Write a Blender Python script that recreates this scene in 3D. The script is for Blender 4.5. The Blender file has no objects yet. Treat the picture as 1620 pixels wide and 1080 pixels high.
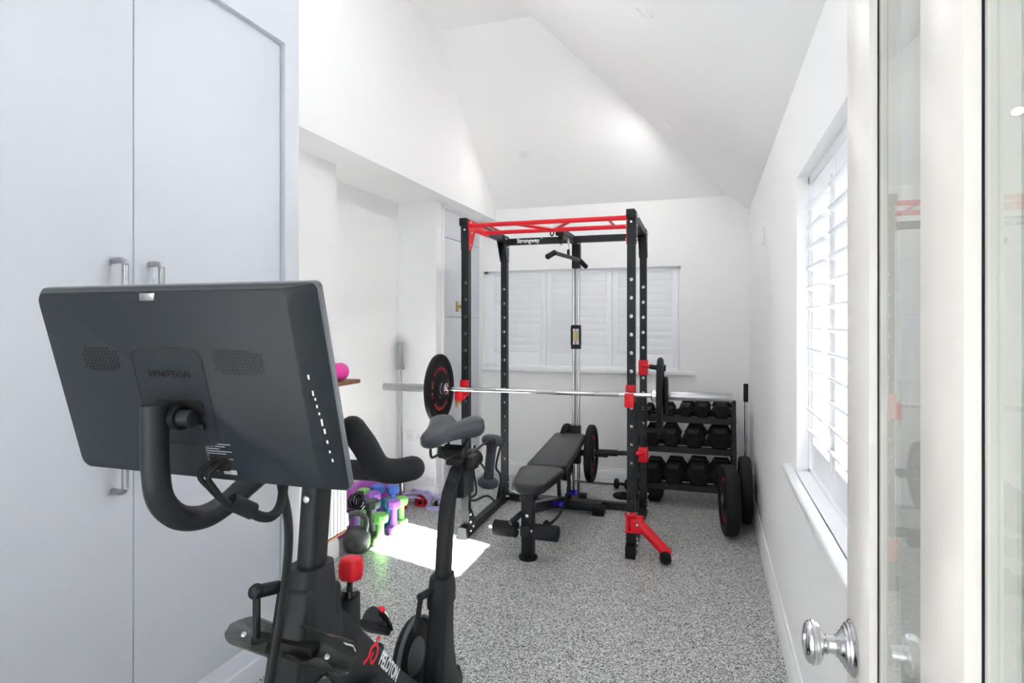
import bpy, bmesh, math, random
from mathutils import Vector as V, Matrix as M
random.seed(7)
SC = bpy.context.scene; COL = SC.collection
R = math.radians
# ---------------------------------------------------------------- camera, sky, sun, exposure
YAW = math.atan(310/956)
cd = bpy.data.cameras.new('camera'); cam = bpy.data.objects.new('camera', cd); COL.objects.link(cam)
cam.location = (0, 0, 1.42); cam.rotation_euler = (R(90), 0, YAW)
cd.sensor_width = 36; cd.lens = 956/1620*36; cd.shift_y = -30/1620; cd.clip_start = .02
SC.camera = cam
W = bpy.data.worlds.new('daylight'); SC.world = W; W.use_nodes = True
wb = W.node_tree.nodes['Background']; wb.inputs[0].default_value = (.955, .975, 1, 1); wb.inputs[1].default_value = 2.5
sd = bpy.data.lights.new('sun', 'SUN'); sun = bpy.data.objects.new('sun', sd); COL.objects.link(sun)
SUN = V((-.655, .757, -1.48)).normalized()
sun.rotation_euler = SUN.to_track_quat('-Z', 'Y').to_euler(); sd.energy = 70; sd.angle = R(.53); sd.color = (1, .985, .96)
vs = SC.view_settings; vs.view_transform = 'Standard'; vs.look = 'None'; vs.gamma = 1; vs.use_curve_mapping = False
vs.exposure = 0.68
SC.cycles.max_bounces = 14; SC.cycles.diffuse_bounces = 10; SC.cycles.glossy_bounces = 6; SC.cycles.transmission_bounces = 12
SC.cycles.caustics_reflective = False; SC.cycles.caustics_refractive = False; SC.cycles.sample_clamp_indirect = 0
def portal(loc, rot, sx, sy, name):
    l = bpy.data.lights.new(name, 'AREA'); l.shape = 'RECTANGLE'; l.size = sx; l.size_y = sy; l.cycles.is_portal = True
    o = bpy.data.objects.new(name, l); o.location = loc; o.rotation_euler = rot; COL.objects.link(o)

# ---------------------------------------------------------------- materials
def lin(c): return tuple((x/12.92 if x <= .04045 else ((x+.055)/1.055)**2.4) for x in c)
MATS = {}
def mat(name, rgb, rough=.5, metal=0, var=.06, scale=8., bump=0., bscale=60., coat=0., trans=0., alpha=1., spec=.5, ior=1.45):
    m = bpy.data.materials.new(name); m.use_nodes = True; nt = m.node_tree; b = nt.nodes['Principled BSDF']
    c = lin([x/255 for x in rgb])
    tc = nt.nodes.new('ShaderNodeTexCoord'); n = nt.nodes.new('ShaderNodeTexNoise'); n.inputs['Scale'].default_value = scale; n.inputs['Detail'].default_value = 3
    nt.links.new(tc.outputs['Object'], n.inputs['Vector'])
    rp = nt.nodes.new('ShaderNodeValToRGB'); nt.links.new(n.outputs['Fac'], rp.inputs[0])
    rp.color_ramp.elements[0].position = .3; rp.color_ramp.elements[1].position = .7
    rp.color_ramp.elements[0].color = (*[x*(1-var) for x in c], 1); rp.color_ramp.elements[1].color = (*[min(1, x*(1+var)) for x in c], 1)
    nt.links.new(rp.outputs[0], b.inputs['Base Color'])
    b.inputs['Roughness'].default_value = rough; b.inputs['Metallic'].default_value = metal
    b.inputs['Specular IOR Level'].default_value = spec; b.inputs['Coat Weight'].default_value = coat
    b.inputs['Transmission Weight'].default_value = trans; b.inputs['Alpha'].default_value = alpha; b.inputs['IOR'].default_value = ior
    if bump:
        n2 = nt.nodes.new('ShaderNodeTexNoise'); n2.inputs['Scale'].default_value = bscale; nt.links.new(tc.outputs['Object'], n2.inputs['Vector'])
        bp = nt.nodes.new('ShaderNodeBump'); bp.inputs['Strength'].default_value = bump; bp.inputs['Distance'].default_value = .002
        nt.links.new(n2.outputs['Fac'], bp.inputs['Height']); nt.links.new(bp.outputs[0], b.inputs['Normal'])
    MATS[name] = m; return m
mat('wall', (245, 245, 245), .75, var=.006, scale=2, bump=.03, bscale=180)
mat('ceil', (246, 246, 246), .8, var=.006, scale=2)
mat('white_paint', (240, 241, 242), .4, var=.008)
mat('wardrobe_white', (213, 217, 224), .42, var=.008, scale=3)
mat('shutter', (244, 246, 250), .4, var=.006)
mat('socket', (236, 236, 236), .3, var=.01)
mat('door_paint', (238, 234, 228), .35, var=.01)
mat('black_steel', (29, 32, 35), .42, spec=.38, var=.1, bump=.08, bscale=300)
mat('black_matte', (27, 29, 32), .55, spec=.35, var=.1, bump=.05, bscale=250)
mat('bike_black', (29, 32, 35), .45, spec=.4, var=.08, bump=.06, bscale=400)
mat('screen_back', (32, 38, 45), .42, spec=.4, var=.05, scale=5, bump=.04, bscale=500)
mat('screen_side', (38, 36, 37), .4, var=.06)
mat('bezel', (95, 100, 106), .3, var=.05)
mat('deep_black', (14, 14, 15), .6, var=.1)
mat('gloss_black', (24, 25, 28), .15, var=.1, coat=.4)
mat('rubber', (22, 24, 26), .6, spec=.3, var=.12, scale=20, bump=.1, bscale=200)
mat('foam', (30, 33, 36), .7, spec=.3, var=.08, bump=.12, bscale=500)
mat('vinyl', (40, 42, 44), .32, var=.08, bump=.06, bscale=260)
mat('saddle', (54, 58, 65), .42, var=.06, bump=.05, bscale=400)
mat('red', (226, 20, 38), .35, var=.06)
mat('red_dark', (205, 24, 36), .4, var=.08)
mat('chrome', (222, 223, 225), .16, 1, var=.02)
mat('steel', (184, 186, 188), .3, 1, var=.05, scale=30)
mat('zinc', (230, 230, 230), .25, .9, var=.02)
mat('brass', (190, 165, 110), .3, 1, var=.06)
mat('copper', (186, 120, 84), .3, 1, var=.06)
mat('red_print', (196, 40, 44), .6, var=.1)
mat('white_print', (245, 245, 245), .5, var=.02)
mat('grey_print', (150, 155, 160), .5, var=.05)
mat('wood', (132, 88, 62), .5, var=.25, scale=14)
mat('pink', (240, 70, 170), .5, var=.05)
mat('purple_mat', (176, 92, 184), .55, var=.06)
mat('db_green', (128, 204, 104), .5, var=.05)
mat('db_purple', (154, 98, 196), .5, var=.05)
mat('db_grey', (72, 82, 80), .55, var=.06)
mat('db_blue', (84, 130, 215), .5, var=.05)
mat('db_teal', (20, 110, 130), .5, var=.06)
mat('db_lilac', (200, 185, 235), .5, var=.05)
mat('lavender', (190, 185, 232), .5, var=.08)
mat('blue_metal', (40, 40, 170), .2, .6, var=.08)
mat('iron', (84, 88, 86), .42, .3, var=.3, scale=25, bump=.15, bscale=80)
mat('navy', (52, 54, 64), .62, var=.06, bump=.1, bscale=500)
mat('smoke', (96, 100, 98), .08, trans=.75, var=.02, alpha=.75, ior=1.3)
def glass_mat():
    m = bpy.data.materials.new('glass'); m.use_nodes = True; nt = m.node_tree; nt.nodes.clear()
    o = nt.nodes.new('ShaderNodeOutputMaterial'); t = nt.nodes.new('ShaderNodeBsdfTransparent'); g = nt.nodes.new('ShaderNodeBsdfGlossy')
    g.inputs['Roughness'].default_value = 0.0; t.inputs[0].default_value = (.965, .985, .98, 1)
    ge = nt.nodes.new('ShaderNodeNewGeometry'); dt = nt.nodes.new('ShaderNodeVectorMath'); dt.operation = 'DOT_PRODUCT'
    nt.links.new(ge.outputs['Normal'], dt.inputs[0]); nt.links.new(ge.outputs['Incoming'], dt.inputs[1])
    def mth(op, x, y=None):
        n = nt.nodes.new('ShaderNodeMath'); n.operation = op
        for i, q in enumerate((x, y)):
            if q is None: continue
            if isinstance(q, (int, float)): n.inputs[i].default_value = q
            else: nt.links.new(q, n.inputs[i])
        return n.outputs[0]
    r = mth('ADD', mth('MULTIPLY', mth('POWER', mth('SUBTRACT', 1, mth('ABSOLUTE', dt.outputs['Value'])), 5), .96), .04)   # Fresnel reflectance
    mx = nt.nodes.new('ShaderNodeMixShader')
    nt.links.new(r, mx.inputs[0]); nt.links.new(t.outputs[0], mx.inputs[1]); nt.links.new(g.outputs[0], mx.inputs[2]); nt.links.new(mx.outputs[0], o.inputs[0])
    MATS['glass'] = m
glass_mat()
def floor_mat():
    m = bpy.data.materials.new('flake_floor'); m.use_nodes = True; nt = m.node_tree; b = nt.nodes['Principled BSDF']
    tc = nt.nodes.new('ShaderNodeTexCoord'); v = nt.nodes.new('ShaderNodeTexVoronoi'); v.inputs['Scale'].default_value = 215
    nt.links.new(tc.outputs['Object'], v.inputs['Vector'])
    s = nt.nodes.new('ShaderNodeSeparateColor'); nt.links.new(v.outputs['Color'], s.inputs[0])
    rp = nt.nodes.new('ShaderNodeValToRGB'); rp.color_ramp.interpolation = 'CONSTANT'
    el = rp.color_ramp.elements
    for p, c in ((0, (58, 60, 60)), (.15, (122, 124, 123)), (.34, (172, 173, 172)), (.60, (204, 204, 203)), (.86, (230, 230, 228))):
        e = el[0] if p == 0 else el.new(p) if p != .86 else el[-1]
        e.position = p; e.color = (*lin([x/255 for x in c]), 1)
    nt.links.new(s.outputs[0], rp.inputs[0]); nt.links.new(rp.outputs[0], b.inputs['Base Color'])
    b.inputs['Roughness'].default_value = .38; b.inputs['Specular IOR Level'].default_value = .4
    bp = nt.nodes.new('ShaderNodeBump'); bp.inputs['Strength'].default_value = .15; bp.inputs['Distance'].default_value = .001
    nt.links.new(s.outputs[1], bp.inputs['Height']); nt.links.new(bp.outputs[0], b.inputs['Normal'])
    MATS['floor'] = m
floor_mat()

# ---------------------------------------------------------------- mesh helpers
def frame_of(d):
    d = V(d).normalized(); up = V((0, 0, 1)) if abs(d.z) < .95 else V((0, 1, 0))
    u = up.cross(d).normalized(); return u, d.cross(u), d
class B:
    def __init__(s): s.bm = bmesh.new()
    def merge(s, t):
        me = bpy.data.meshes.new('t'); t.to_mesh(me); t.free(); s.bm.from_mesh(me); bpy.data.meshes.remove(me); return s
    def raw(s, vs_, fs):
        t = bmesh.new(); vv = [t.verts.new(v) for v in vs_]
        for f in fs:
            try: t.faces.new([vv[i] for i in f])
            except ValueError: pass
        bmesh.ops.recalc_face_normals(t, faces=t.faces); return s.merge(t)
    def box(s, lo, hi, bev=0, seg=2, mtx=None):
        t = bmesh.new(); lo, hi = V(lo), V(hi)
        bmesh.ops.create_cube(t, size=1, matrix=M.Translation((lo+hi)/2) @ M.Diagonal((*[max(1e-5, abs(x)) for x in (hi-lo)], 1)))
        if bev: bmesh.ops.bevel(t, geom=list(t.edges), offset=bev, segments=seg, profile=.5, affect='EDGES')
        if mtx: bmesh.ops.transform(t, matrix=mtx, verts=t.verts)
        return s.merge(t)
    def bar(s, a, b, w, h, bev=.002, up=None):            # rectangular bar from a to b
        a, b = V(a), V(b); d = (b-a).normalized(); L = (b-a).length
        upv = V(up) if up else (V((0, 0, 1)) if abs(d.z) < .95 else V((0, 1, 0)))
        u = d.cross(upv).normalized(); v = u.cross(d)
        m = M(((u.x, v.x, d.x, a.x), (u.y, v.y, d.y, a.y), (u.z, v.z, d.z, a.z), (0, 0, 0, 1)))
        return s.box((-w/2, -h/2, 0), (w/2, h/2, L), bev, 1, m)
    def lathe(s, prof, o, ax, n=32, closed=False):         # prof: (radius, along)
        u, v, d = frame_of(ax); o = V(o); vs_ = []; fs = []
        for r, t in prof:
            for k in range(n):
                a = 2*math.pi*k/n; vs_.append(o + d*t + (u*math.cos(a)+v*math.sin(a))*max(r, 1e-5))
        P = len(prof)
        for i in range(P if closed else P-1):
            j = (i+1) % P
            for k in range(n): fs.append((i*n+k, i*n+(k+1) % n, j*n+(k+1) % n, j*n+k))
        if not closed: fs.append(tuple(range(n))); fs.append(tuple((P-1)*n+k for k in range(n)))
        return s.raw(vs_, fs)
    def cyl(s, a, b, r, r2=None, n=20, bev=0):
        a, b = V(a), V(b); L = (b-a).length; r2 = r if r2 is None else r2
        pr = [(r, 0), (r2, L)] if not bev else [(r-bev, 0), (r-bev*.3, bev*.3), (r, bev), (r2, L-bev), (r2-bev*.3, L-bev*.3), (r2-bev, L)]
        return s.lathe(pr, a, b-a, n)
    def tube(s, pts, r, n=12, sub=6, rad=None, closed=False, round_end=False, sx=1., sy=1.):
        P = [V(p) for p in pts]; N = len(P); Q = []; RR = []
        rad = rad or [r]*N
        if sub > 1 and N > 2:
            for i in range(N if closed else N-1):
                p0 = P[i-1] if (i > 0 or closed) else P[0]*2-P[1]; p1 = P[i]; p2 = P[(i+1) % N]
                p3 = P[(i+2) % N] if (i+2 < N or closed) else P[-1]*2-P[-2]
                for k in range(sub):
                    t = k/sub
                    Q.append(.5*((2*p1)+(p2-p0)*t+(2*p0-5*p1+4*p2-p3)*t*t+(3*p1-p0-3*p2+p3)*t**3)); RR.append(rad[i]*(1-t)+rad[(i+1) % N]*t)
            if not closed: Q.append(P[-1]); RR.append(rad[-1])
        else: Q = P; RR = list(rad)
        if round_end and not closed:
            a = (Q[0]-Q[1]).normalized(); b = (Q[-1]-Q[-2]).normalized(); r0, r1 = RR[0], RR[-1]; q0, q1 = Q[0], Q[-1]
            for f, g in ((.45, .87), (.75, .62), (.93, .3)):
                Q.insert(0, q0+a*r0*f); RR.insert(0, r0*g); Q.append(q1+b*r1*f); RR.append(r1*g)
        L = len(Q); vs_ = []; fs = []; u = None
        for i in range(L):
            d = (Q[(i+1) % L]-Q[i-1]) if closed else (Q[min(i+1, L-1)]-Q[max(i-1, 0)])
            d = d.normalized() if d.length > 1e-9 else V((0, 0, 1))
            if u is None: u = frame_of(d)[0]
            else: u = (u-d*u.dot(d)).normalized()
            v = d.cross(u)
            for k in range(n):
                a = 2*math.pi*k/n; vs_.append(Q[i]+(u*math.cos(a)*sx+v*math.sin(a)*sy)*RR[i])
        for i in range(L if closed else L-1):
            j = (i+1) % L
            for k in range(n): fs.append((i*n+k, i*n+(k+1) % n, j*n+(k+1) % n, j*n+k))
        if not closed: fs.append(tuple(range(n))); fs.append(tuple((L-1)*n+k for k in range(n)))
        return s.raw(vs_, fs)
    def prism(s, poly, o, u, v, w, bev=0, seg=2):          # poly in (u,v), extruded by vector w
        o, u, v, w = V(o), V(u), V(v), V(w); n = len(poly); t = bmesh.new()
        a = [t.verts.new(o+u*x+v*y) for x, y in poly]; b = [t.verts.new(o+u*x+v*y+w) for x, y in poly]
        t.faces.new(a); t.faces.new(b[::-1])
        for i in range(n): t.faces.new((a[i], a[(i+1) % n], b[(i+1) % n], b[i]))
        bmesh.ops.recalc_face_normals(t, faces=t.faces)
        if bev: bmesh.ops.bevel(t, geom=list(t.edges), offset=bev, segments=seg, profile=.5, affect='EDGES')
        return s.merge(t)
    def loft(s, rings, caps=True):
        n = len(rings[0]); vs_ = [p for r in rings for p in r]; fs = []
        for i in range(len(rings)-1):
            for k in range(n): fs.append((i*n+k, i*n+(k+1) % n, (i+1)*n+(k+1) % n, (i+1)*n+k))
        if caps: fs.append(tuple(range(n))); fs.append(tuple((len(rings)-1)*n+k for k in range(n)))
        return s.raw(vs_, fs)
    def sphere(s, c, sc, n=20):
        t = bmesh.new(); bmesh.ops.create_uvsphere(t, u_segments=n, v_segments=n//2, radius=1, matrix=M.Translation(c) @ M.Diagonal((*((sc,)*3 if isinstance(sc, (int, float)) else sc), 1)))
        return s.merge(t)
    def slab(s, us, vs_, holes, o, u, v, w):              # plate in cells, holes = (u0,u1,v0,v1)
        for i in range(len(us)-1):
            for j in range(len(vs_)-1):
                a, b = (us[i]+us[i+1])/2, (vs_[j]+vs_[j+1])/2
                if any(h[0] < a < h[1] and h[2] < b < h[3] for h in holes): continue
                s.prism([(us[i], vs_[j]), (us[i+1], vs_[j]), (us[i+1], vs_[j+1]), (us[i], vs_[j+1])], o, u, v, w)
        return s
    def text(s, string, size, o, u, v, depth=.0006, align='CENTER', sxx=1., ring=None, bold=0.):
        # flat lettering raised by depth on the plane (o,u,v)
        def glyphs(st):
            cu = bpy.data.curves.new('t', 'FONT'); cu.body = st; cu.size = size; cu.align_x = align; cu.align_y = 'CENTER'; cu.extrude = depth; cu.resolution_u = 3; cu.offset = bold
            ob = bpy.data.objects.new('t', cu); COL.objects.link(ob); dg = bpy.context.evaluated_depsgraph_get(); dg.update()
            me = bpy.data.meshes.new_from_object(ob.evaluated_get(dg)); bpy.data.objects.remove(ob); bpy.data.curves.remove(cu); return me
        o, u, v = V(o), V(u), V(v); w = u.cross(v)
        def put(me, uu, vv, oo):
            m = M(((uu.x*sxx, vv.x, w.x, oo.x), (uu.y*sxx, vv.y, w.y, oo.y), (uu.z*sxx, vv.z, w.z, oo.z), (0, 0, 0, 1)))
            me.transform(m); s.bm.from_mesh(me); bpy.data.meshes.remove(me)
        if not ring: put(glyphs(string), u, v, o)
        else:
            rad, a0, step = ring; k = len(string)
            for i, ch in enumerate(string):
                if ch == ' ': continue
                a = a0-(i-(k-1)/2)*step; vv = u*math.cos(a)+v*math.sin(a); uu = vv.cross(w)
                put(glyphs(ch), uu, vv, o+vv*rad)
        return s
    def build(s, name, m, parent=None, local=False, ang=38):
        me = bpy.data.meshes.new(name); s.bm.to_mesh(me); s.bm.free()
        if parent is not None and not local: me.transform(ORI[parent.name].inverted())
        me.materials.append(MATS[m]); me.shade_smooth()
        try: me.set_sharp_from_angle(angle=R(ang))
        except Exception: pass
        o = bpy.data.objects.new(name, me); COL.objects.link(o)
        if parent is not None: o.parent = parent; ORI[o.name] = ORI[parent.name]
        else: ORI[o.name] = M.Identity(4)
        return o
ORI = {}
def tag(o, label=None, cat=None, group=None, kind=None):
    for k, x in (('label', label), ('category', cat), ('group', group), ('kind', kind)):
        if x: o[k] = x
    return o
def thing(name, loc, label, cat, group=None, rz=0., rot=None):
    o = bpy.data.objects.new(name, None); COL.objects.link(o); o.empty_display_size = .05
    o.location = loc; o.rotation_euler = rot if rot else (0, 0, rz)
    ORI[o.name] = M.Translation(loc) @ (o.rotation_euler.to_matrix().to_4x4())
    return tag(o, label, cat, group)
def single(bm, name, m, loc, label, cat, group=None, ang=38):    # a thing that is one mesh, origin moved to loc
    o = bm.build(name, m, ang=ang); o.data.transform(M.Translation(-V(loc))); o.location = loc; ORI[o.name] = M.Translation(loc)
    return tag(o, label, cat, group)
def copy_tree(o, loc=None, rot=None, parent=None):
    c = o.copy(); COL.objects.link(c)
    if parent is not None: c.parent = parent
    if loc is not None: c.location = loc
    if rot is not None: c.rotation_euler = rot
    for ch in list(o.children): copy_tree(ch, parent=c)
    return c
def struct(bm, name, m, parent=None):
    o = bm.build(name, m, parent)
    if parent is None: o['kind'] = 'structure'
    return o
X, Y, Z = V((1, 0, 0)), V((0, 1, 0)), V((0, 0, 1))

# ================================================================ the room
XR, YB, XL, XREC, XP = .325, 5.37, -1.90, -2.38, -2.15
ZS, ZF, SL = 2.38, 3.55, .806
tag(struct(B().box((-2.8, -3.6, -.12), (.9, 5.7, 0)), 'floor', 'floor'), 'grey flecked resin floor of the gym room')
# back wall with window opening
WX0, WX1, WZ0, WZ1 = -2.03, -.222, 1.0, 1.905
struct(B().slab([-2.8, WX0, WX1, .9], [0, WZ0, WZ1, 2.62], [(WX0, WX1, WZ0, WZ1)], (0, YB, 0), X, Z, (0, .28, 0)), 'wall_back', 'wall')
# right wall with window opening
RY0, RY1, RZ0, RZ1 = 1.25, 2.547, .85, 1.975
struct(B().slab([-3.6, RY0, RY1, 5.7], [0, RZ0, RZ1, 2.42], [(RY0, RY1, RZ0, RZ1)], (XR, 0, 0), Y, Z, (.28, 0, 0)), 'wall_right', 'wall')
# left side: recess wall, pillar, bulkhead
struct(B().box((-2.8, -.2, 0), (XREC, 5.7, ZS+.02)), 'wall_left', 'wall')
struct(B().box((XREC, 2.24, 0), (XP, 3.164, ZS)), 'wall_pillar', 'wall')
struct(B().box((-2.8, 2.23, ZS), (XL, 5.65, 3.9)), 'wall_bulkhead', 'wall')
# flat ceiling with a narrow rooflight, sloped ceilings with skylights
cw = B(); cw.slab([-2.0, -1.875, -1.634, -1.10], [-.2, 1.5, 2.44, 4.2], [(-1.875, -1.634, 1.5, 2.44)], (0, 0, ZF), X, Y, (0, 0, .12))
sl_n = V((SL, 0, 1)).normalized(); sl_u = V((-1, 0, SL))       # right slope, u in metres of X
def sky_from_patch(px, py):                                    # where sun reaching floor point (px,py) crosses the right slope
    h = V((SUN.x, SUN.y))/-SUN.z                               # floor drift per metre of drop
    # X = px - h.x*z ; z = 2.35 - SL*(X-.325)
    z = (2.35-SL*(px-.325))/(1-SL*h.x); return px-h.x*z, py-h.y*z, z
a = sky_from_patch(-1.335, 3.0); b = sky_from_patch(-1.335, 3.63); c = sky_from_patch(-2.095, 3.25)
su0, su1, sv0, sv1 = .325-a[0], .325-c[0], a[1], b[1]
holes = [(su0, su1, sv0, sv1)]
us = sorted({-.3, su0, su1, 1.52}); vv = sorted({-.2, sv0, sv1, 5.65})
cw.slab(us, vv, holes, (XR, 0, 2.35), sl_u, Y, sl_n*.16)
cw.slab([-2.0, .7], [-.25, 1.42], [], (0, YB, 2.48), X, V((0, -1, SL)), V((0, SL, 1)).normalized()*.16)
struct(cw, 'ceiling', 'ceil')
# skylight frame round the opening
sk = B()
for (u0, u1, v0, v1) in holes:
    for (p, q) in (((u0, v0), (u1, v0)), ((u0, v1), (u1, v1)), ((u0, v0), (u0, v1)), ((u1, v0), (u1, v1))):
        sk.bar(V((XR, 0, 2.35))+sl_u*p[0]+Y*p[1]+sl_n*.19, V((XR, 0, 2.35))+sl_u*q[0]+Y*q[1]+sl_n*.19, .05, .06, .004, up=sl_n)
tag(struct(sk, 'window_3', 'white_paint'), 'white skylight frames in the sloping ceiling')
portal(V((XR, 0, 2.35))+sl_u*((su0+su1)/2)+Y*((sv0+sv1)/2)+sl_n*.17, (-sl_n).to_track_quat('-Z', 'Y').to_euler(), 1.2, 1.2, 'skylight_portal')
# front wall behind the glazed door, with wide opening; unseen lobby added behind the camera
struct(B().slab([-2.8, -1.35, .30, .6], [0, 2.16, 3.9], [(-1.35, .30, 0, 2.16)], (0, .10, 0), X, Z, (0, .14, 0)), 'wall_front', 'wall')
struct(B().box((-2.8, -3.6, 0), (-2.68, .1, 2.5)), 'wall_added_lobby', 'wall')
struct(B().box((-2.8, -3.6, 2.5), (.605, .1, 2.62)), 'ceiling_added_lobby', 'ceil')  # added roof, keeps direct sun from coming in through the doorway
struct(B().slab([-2.8, -2.0, -.2, .6], [0, .06, 2.1, 2.62], [(-2.0, -.2, .06, 2.1)], (0, -3.6, 0), X, Z, (0, -.12, 0)), 'wall_added_lobby_end', 'wall')  # unseen end wall added, its opening sized to set the frontal fill
# skirting boards
def skirt(name, pts, h=.13, t=.02):
    m = B()
    for a, b, nx, ny in pts:
        a, b, n = V((*a, 0)), V((*b, 0)), V((nx, ny, 0))
        prof = [(0, 0), (t, 0), (t, h*.72), (t*.75, h*.8), (t*.45, h*.88), (t*.35, h), (0, h)]
        m.prism(prof, a, n, Z, b-a)
    return struct(m, name, 'white_paint')
skirt('baseboard_right', [((XR, .3), (XR, YB), -1, 0)])
skirt('baseboard_back', [((-2.04, YB), (XR, YB), 0, -1)])
skirt('baseboard_left', [((XREC, 3.164), (XREC, 4.35), 1, 0), ((XP, 2.225), (XP, 3.164), 1, 0)])

# ---------------------------------------------------------------- back window with closed shutters
win = tag(struct(B().box((WX0-.02, YB+.2, WZ0-.02), (WX0+.05, YB+.25, WZ1+.02)).box((WX1-.05, YB+.2, WZ0-.02), (WX1+.02, YB+.25, WZ1+.02))
    .box((WX0, YB+.2, WZ0-.02), (WX1, YB+.25, WZ0+.05)).box((WX0, YB+.2, WZ1-.05), (WX1, YB+.25, WZ1+.02)), 'window_1', 'white_paint'), 'wide back window covered by closed white plantation shutters')
B().box((WX0, YB+.222, WZ0), (WX1, YB+.228, WZ1)).build('pane', 'glass', win)
B().box((WX0-.005, YB-.035, WZ0-.03), (WX1+.115, YB-.001, WZ0+.003), .006).box((WX0+.001, YB-.01, WZ0-.01), (WX1-.001, YB+.2, WZ0+.003)).build('window_sill', 'white_paint', win)
fr = B(); fy0, fy1 = YB+.055, YB+.10
fr.box((WX0, fy0, WZ0), (WX0+.035, fy1, WZ1), .003).box((WX1-.02, fy0, WZ0), (WX1, fy1, WZ1), .003).box((WX0, fy0, WZ0), (WX1, fy1, WZ0+.02), .003).box((WX0, fy0, WZ1-.025), (WX1, fy1, WZ1), .003)
fr.build('shutter_frame', 'shutter', win)
edges = [WX0+.036, -1.425, -.817, WX1-.021]
for xe in edges: B().box((xe-.03, fy0+.021, WZ0), (xe+.03, fy0+.027, WZ1)).build('light_stop_strip', 'shutter', win)  # hidden battens added behind the seams to stop backlight leaking through
for i in range(3):
    x0, x1 = edges[i]+.0012, edges[i+1]-.0012
    p = B(); z0, z1 = WZ0+.022, WZ1-.027; st = .05
    p.box((x0, fy0-.005, z0), (x0+st, fy0+.02, z1), .003).box((x1-st, fy0-.005, z0), (x1, fy0+.02, z1), .003)
    p.box((x0+st, fy0-.004, z0), (x1-st, fy0+.019, z0+.115), .003).box((x0+st, fy0-.004, z1-.085), (x1-st, fy0+.019, z1), .003)
    po = p.build('shutter_panel', 'shutter', win)
    zz0, zz1 = z0+.117, z1-.087; n = 10; ph = (zz1-zz0)/n
    for k in range(n):
        zc = zz0+ph*(k+.5)
        if k == 0 and True:
            lb = B().box((x0+st-.006, -.005, -ph*.54), (x1-st+.006, .005, ph*.54), .004)
            lo = lb.build('louvre', 'shutter', None); lo.data.transform(M.Rotation(R(6), 4, 'X')); lo.parent = po
        else: lo = lo.copy(); COL.objects.link(lo)
        lo.location = (0, fy0+.008, zc)
# ---------------------------------------------------------------- right window with open shutters
win2 = tag(struct(B().box((XR+.2, RY0-.02, RZ0-.02), (XR+.25, RY0+.05, RZ1+.02)).box((XR+.2, RY1-.05, RZ0-.02), (XR+.25, RY1+.02, RZ1+.02))
    .box((XR+.2, RY0, RZ0-.02), (XR+.25, RY1, RZ0+.05)).box((XR+.2, RY0, RZ1-.05), (XR+.25, RY1, RZ1+.02)), 'window_2', 'white_paint'), 'side window with white shutters whose slats stand open')
B().box((XR+.222, RY0, RZ0), (XR+.228, RY1, RZ1)).build('pane', 'glass', win2)
B().box((XR-.042, RY0-.1, RZ0-.028), (XR+.001, RY1+.12, RZ0+.004), .008, 3).box((XR-.01, RY0+.001, RZ0-.01), (XR+.2, RY1-.001, RZ0+.004)).build('window_sill', 'white_paint', win2)
gx0, gx1 = XR+.04, XR+.085
B().box((gx0, RY1-.03, RZ0), (gx1, RY1, RZ1), .003).box((gx0, RY0, RZ0), (gx1, RY0+.03, RZ1), .003).box((gx0, RY0, RZ0), (gx1, RY1, RZ0+.02), .003).box((gx0, RY0, RZ1-.035), (gx1, RY1, RZ1), .003).build('shutter_frame', 'shutter', win2)
py = [RY1-.032, RY1-.032-.41, RY1-.032-.82, RY0+.032]
for i in range(3):
    y1, y0 = py[i]-.002, py[i+1]+.002; st = .045; z0, z1 = RZ0+.022, RZ1-.037
    p = B().box((gx0+.004, y0, z0), (gx0+.03, y0+st, z1), .003).box((gx0+.004, y1-st, z0), (gx0+.03, y1, z1), .003)
    p.box((gx0+.005, y0+st, z0), (gx0+.029, y1-st, z0+.10), .003).box((gx0+.005, y0+st, z1-.085), (gx0+.029, y1-st, z1), .003)
    po = p.build('shutter_panel', 'shutter', win2)
    n = 12; zz0, zz1 = z0+.14, z1-.11
    for k in range(n):
        if k == 0:
            lb = B().box((-.040, y0+st+.003, -.005), (.040, y1-st-.003, .005), .004)
            lo = lb.build('louvre', 'shutter', None); lo.data.transform(M.Rotation(R(27), 4, 'Y')); lo.parent = po
        else: lo = lo.copy(); COL.objects.link(lo)
        lo.location = (gx0+.017, 0, zz0+(zz1-zz0)*k/(n-1))
    for zh in (RZ1-.12, RZ0+.12): B().cyl((gx0+.003, y1, zh-.03), (gx0+.003, y1, zh+.03), .005, n=10).build('hinge', 'white_paint', win2)
portal((XR+.27, (RY0+RY1)/2, (RZ0+RZ1)/2), (0, R(90), 0), RZ1-RZ0, RY1-RY0, 'side_window_portal')
portal((-1.1, -3.58, 1.08), (R(90), 0, 0), 1.8, 2.04, 'added_lobby_portal')

# ---------------------------------------------------------------- downlights, switch, sockets
def downlight(p, n, label, DLW=3.9):
    t = thing('ceiling_downlight', p, label, 'downlight', 'recessed downlights')
    p, n = V(p), V(n).normalized()
    B().lathe([(.033, -.004), (.045, -.004), (.045, -.001), (.041, .004), (.034, .004), (.033, -.004)], p, -n, 32).build('trim_ring', 'white_paint', t)
    B().lathe([(.001, -.003), (.032, -.003), (.028, .001), (.001, .0015)], p, -n, 28).build('lamp', 'socket', t)
    l = bpy.data.lights.new('downlight_bulb', 'AREA'); l.shape = 'DISK'; l.size = .06; l.energy = DLW; l.color = (1, .98, .95)
    lo = bpy.data.objects.new('downlight_bulb', l); COL.objects.link(lo); lo.parent = t; lo.location = -n*.006; lo.rotation_euler = (-n).to_track_quat('-Z', 'Y').to_euler()
downlight((-1.493, 4.918, 2.845), (0, SL, 1), 'recessed downlight in the end slope above the red pull-up bars', 0.9)
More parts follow.
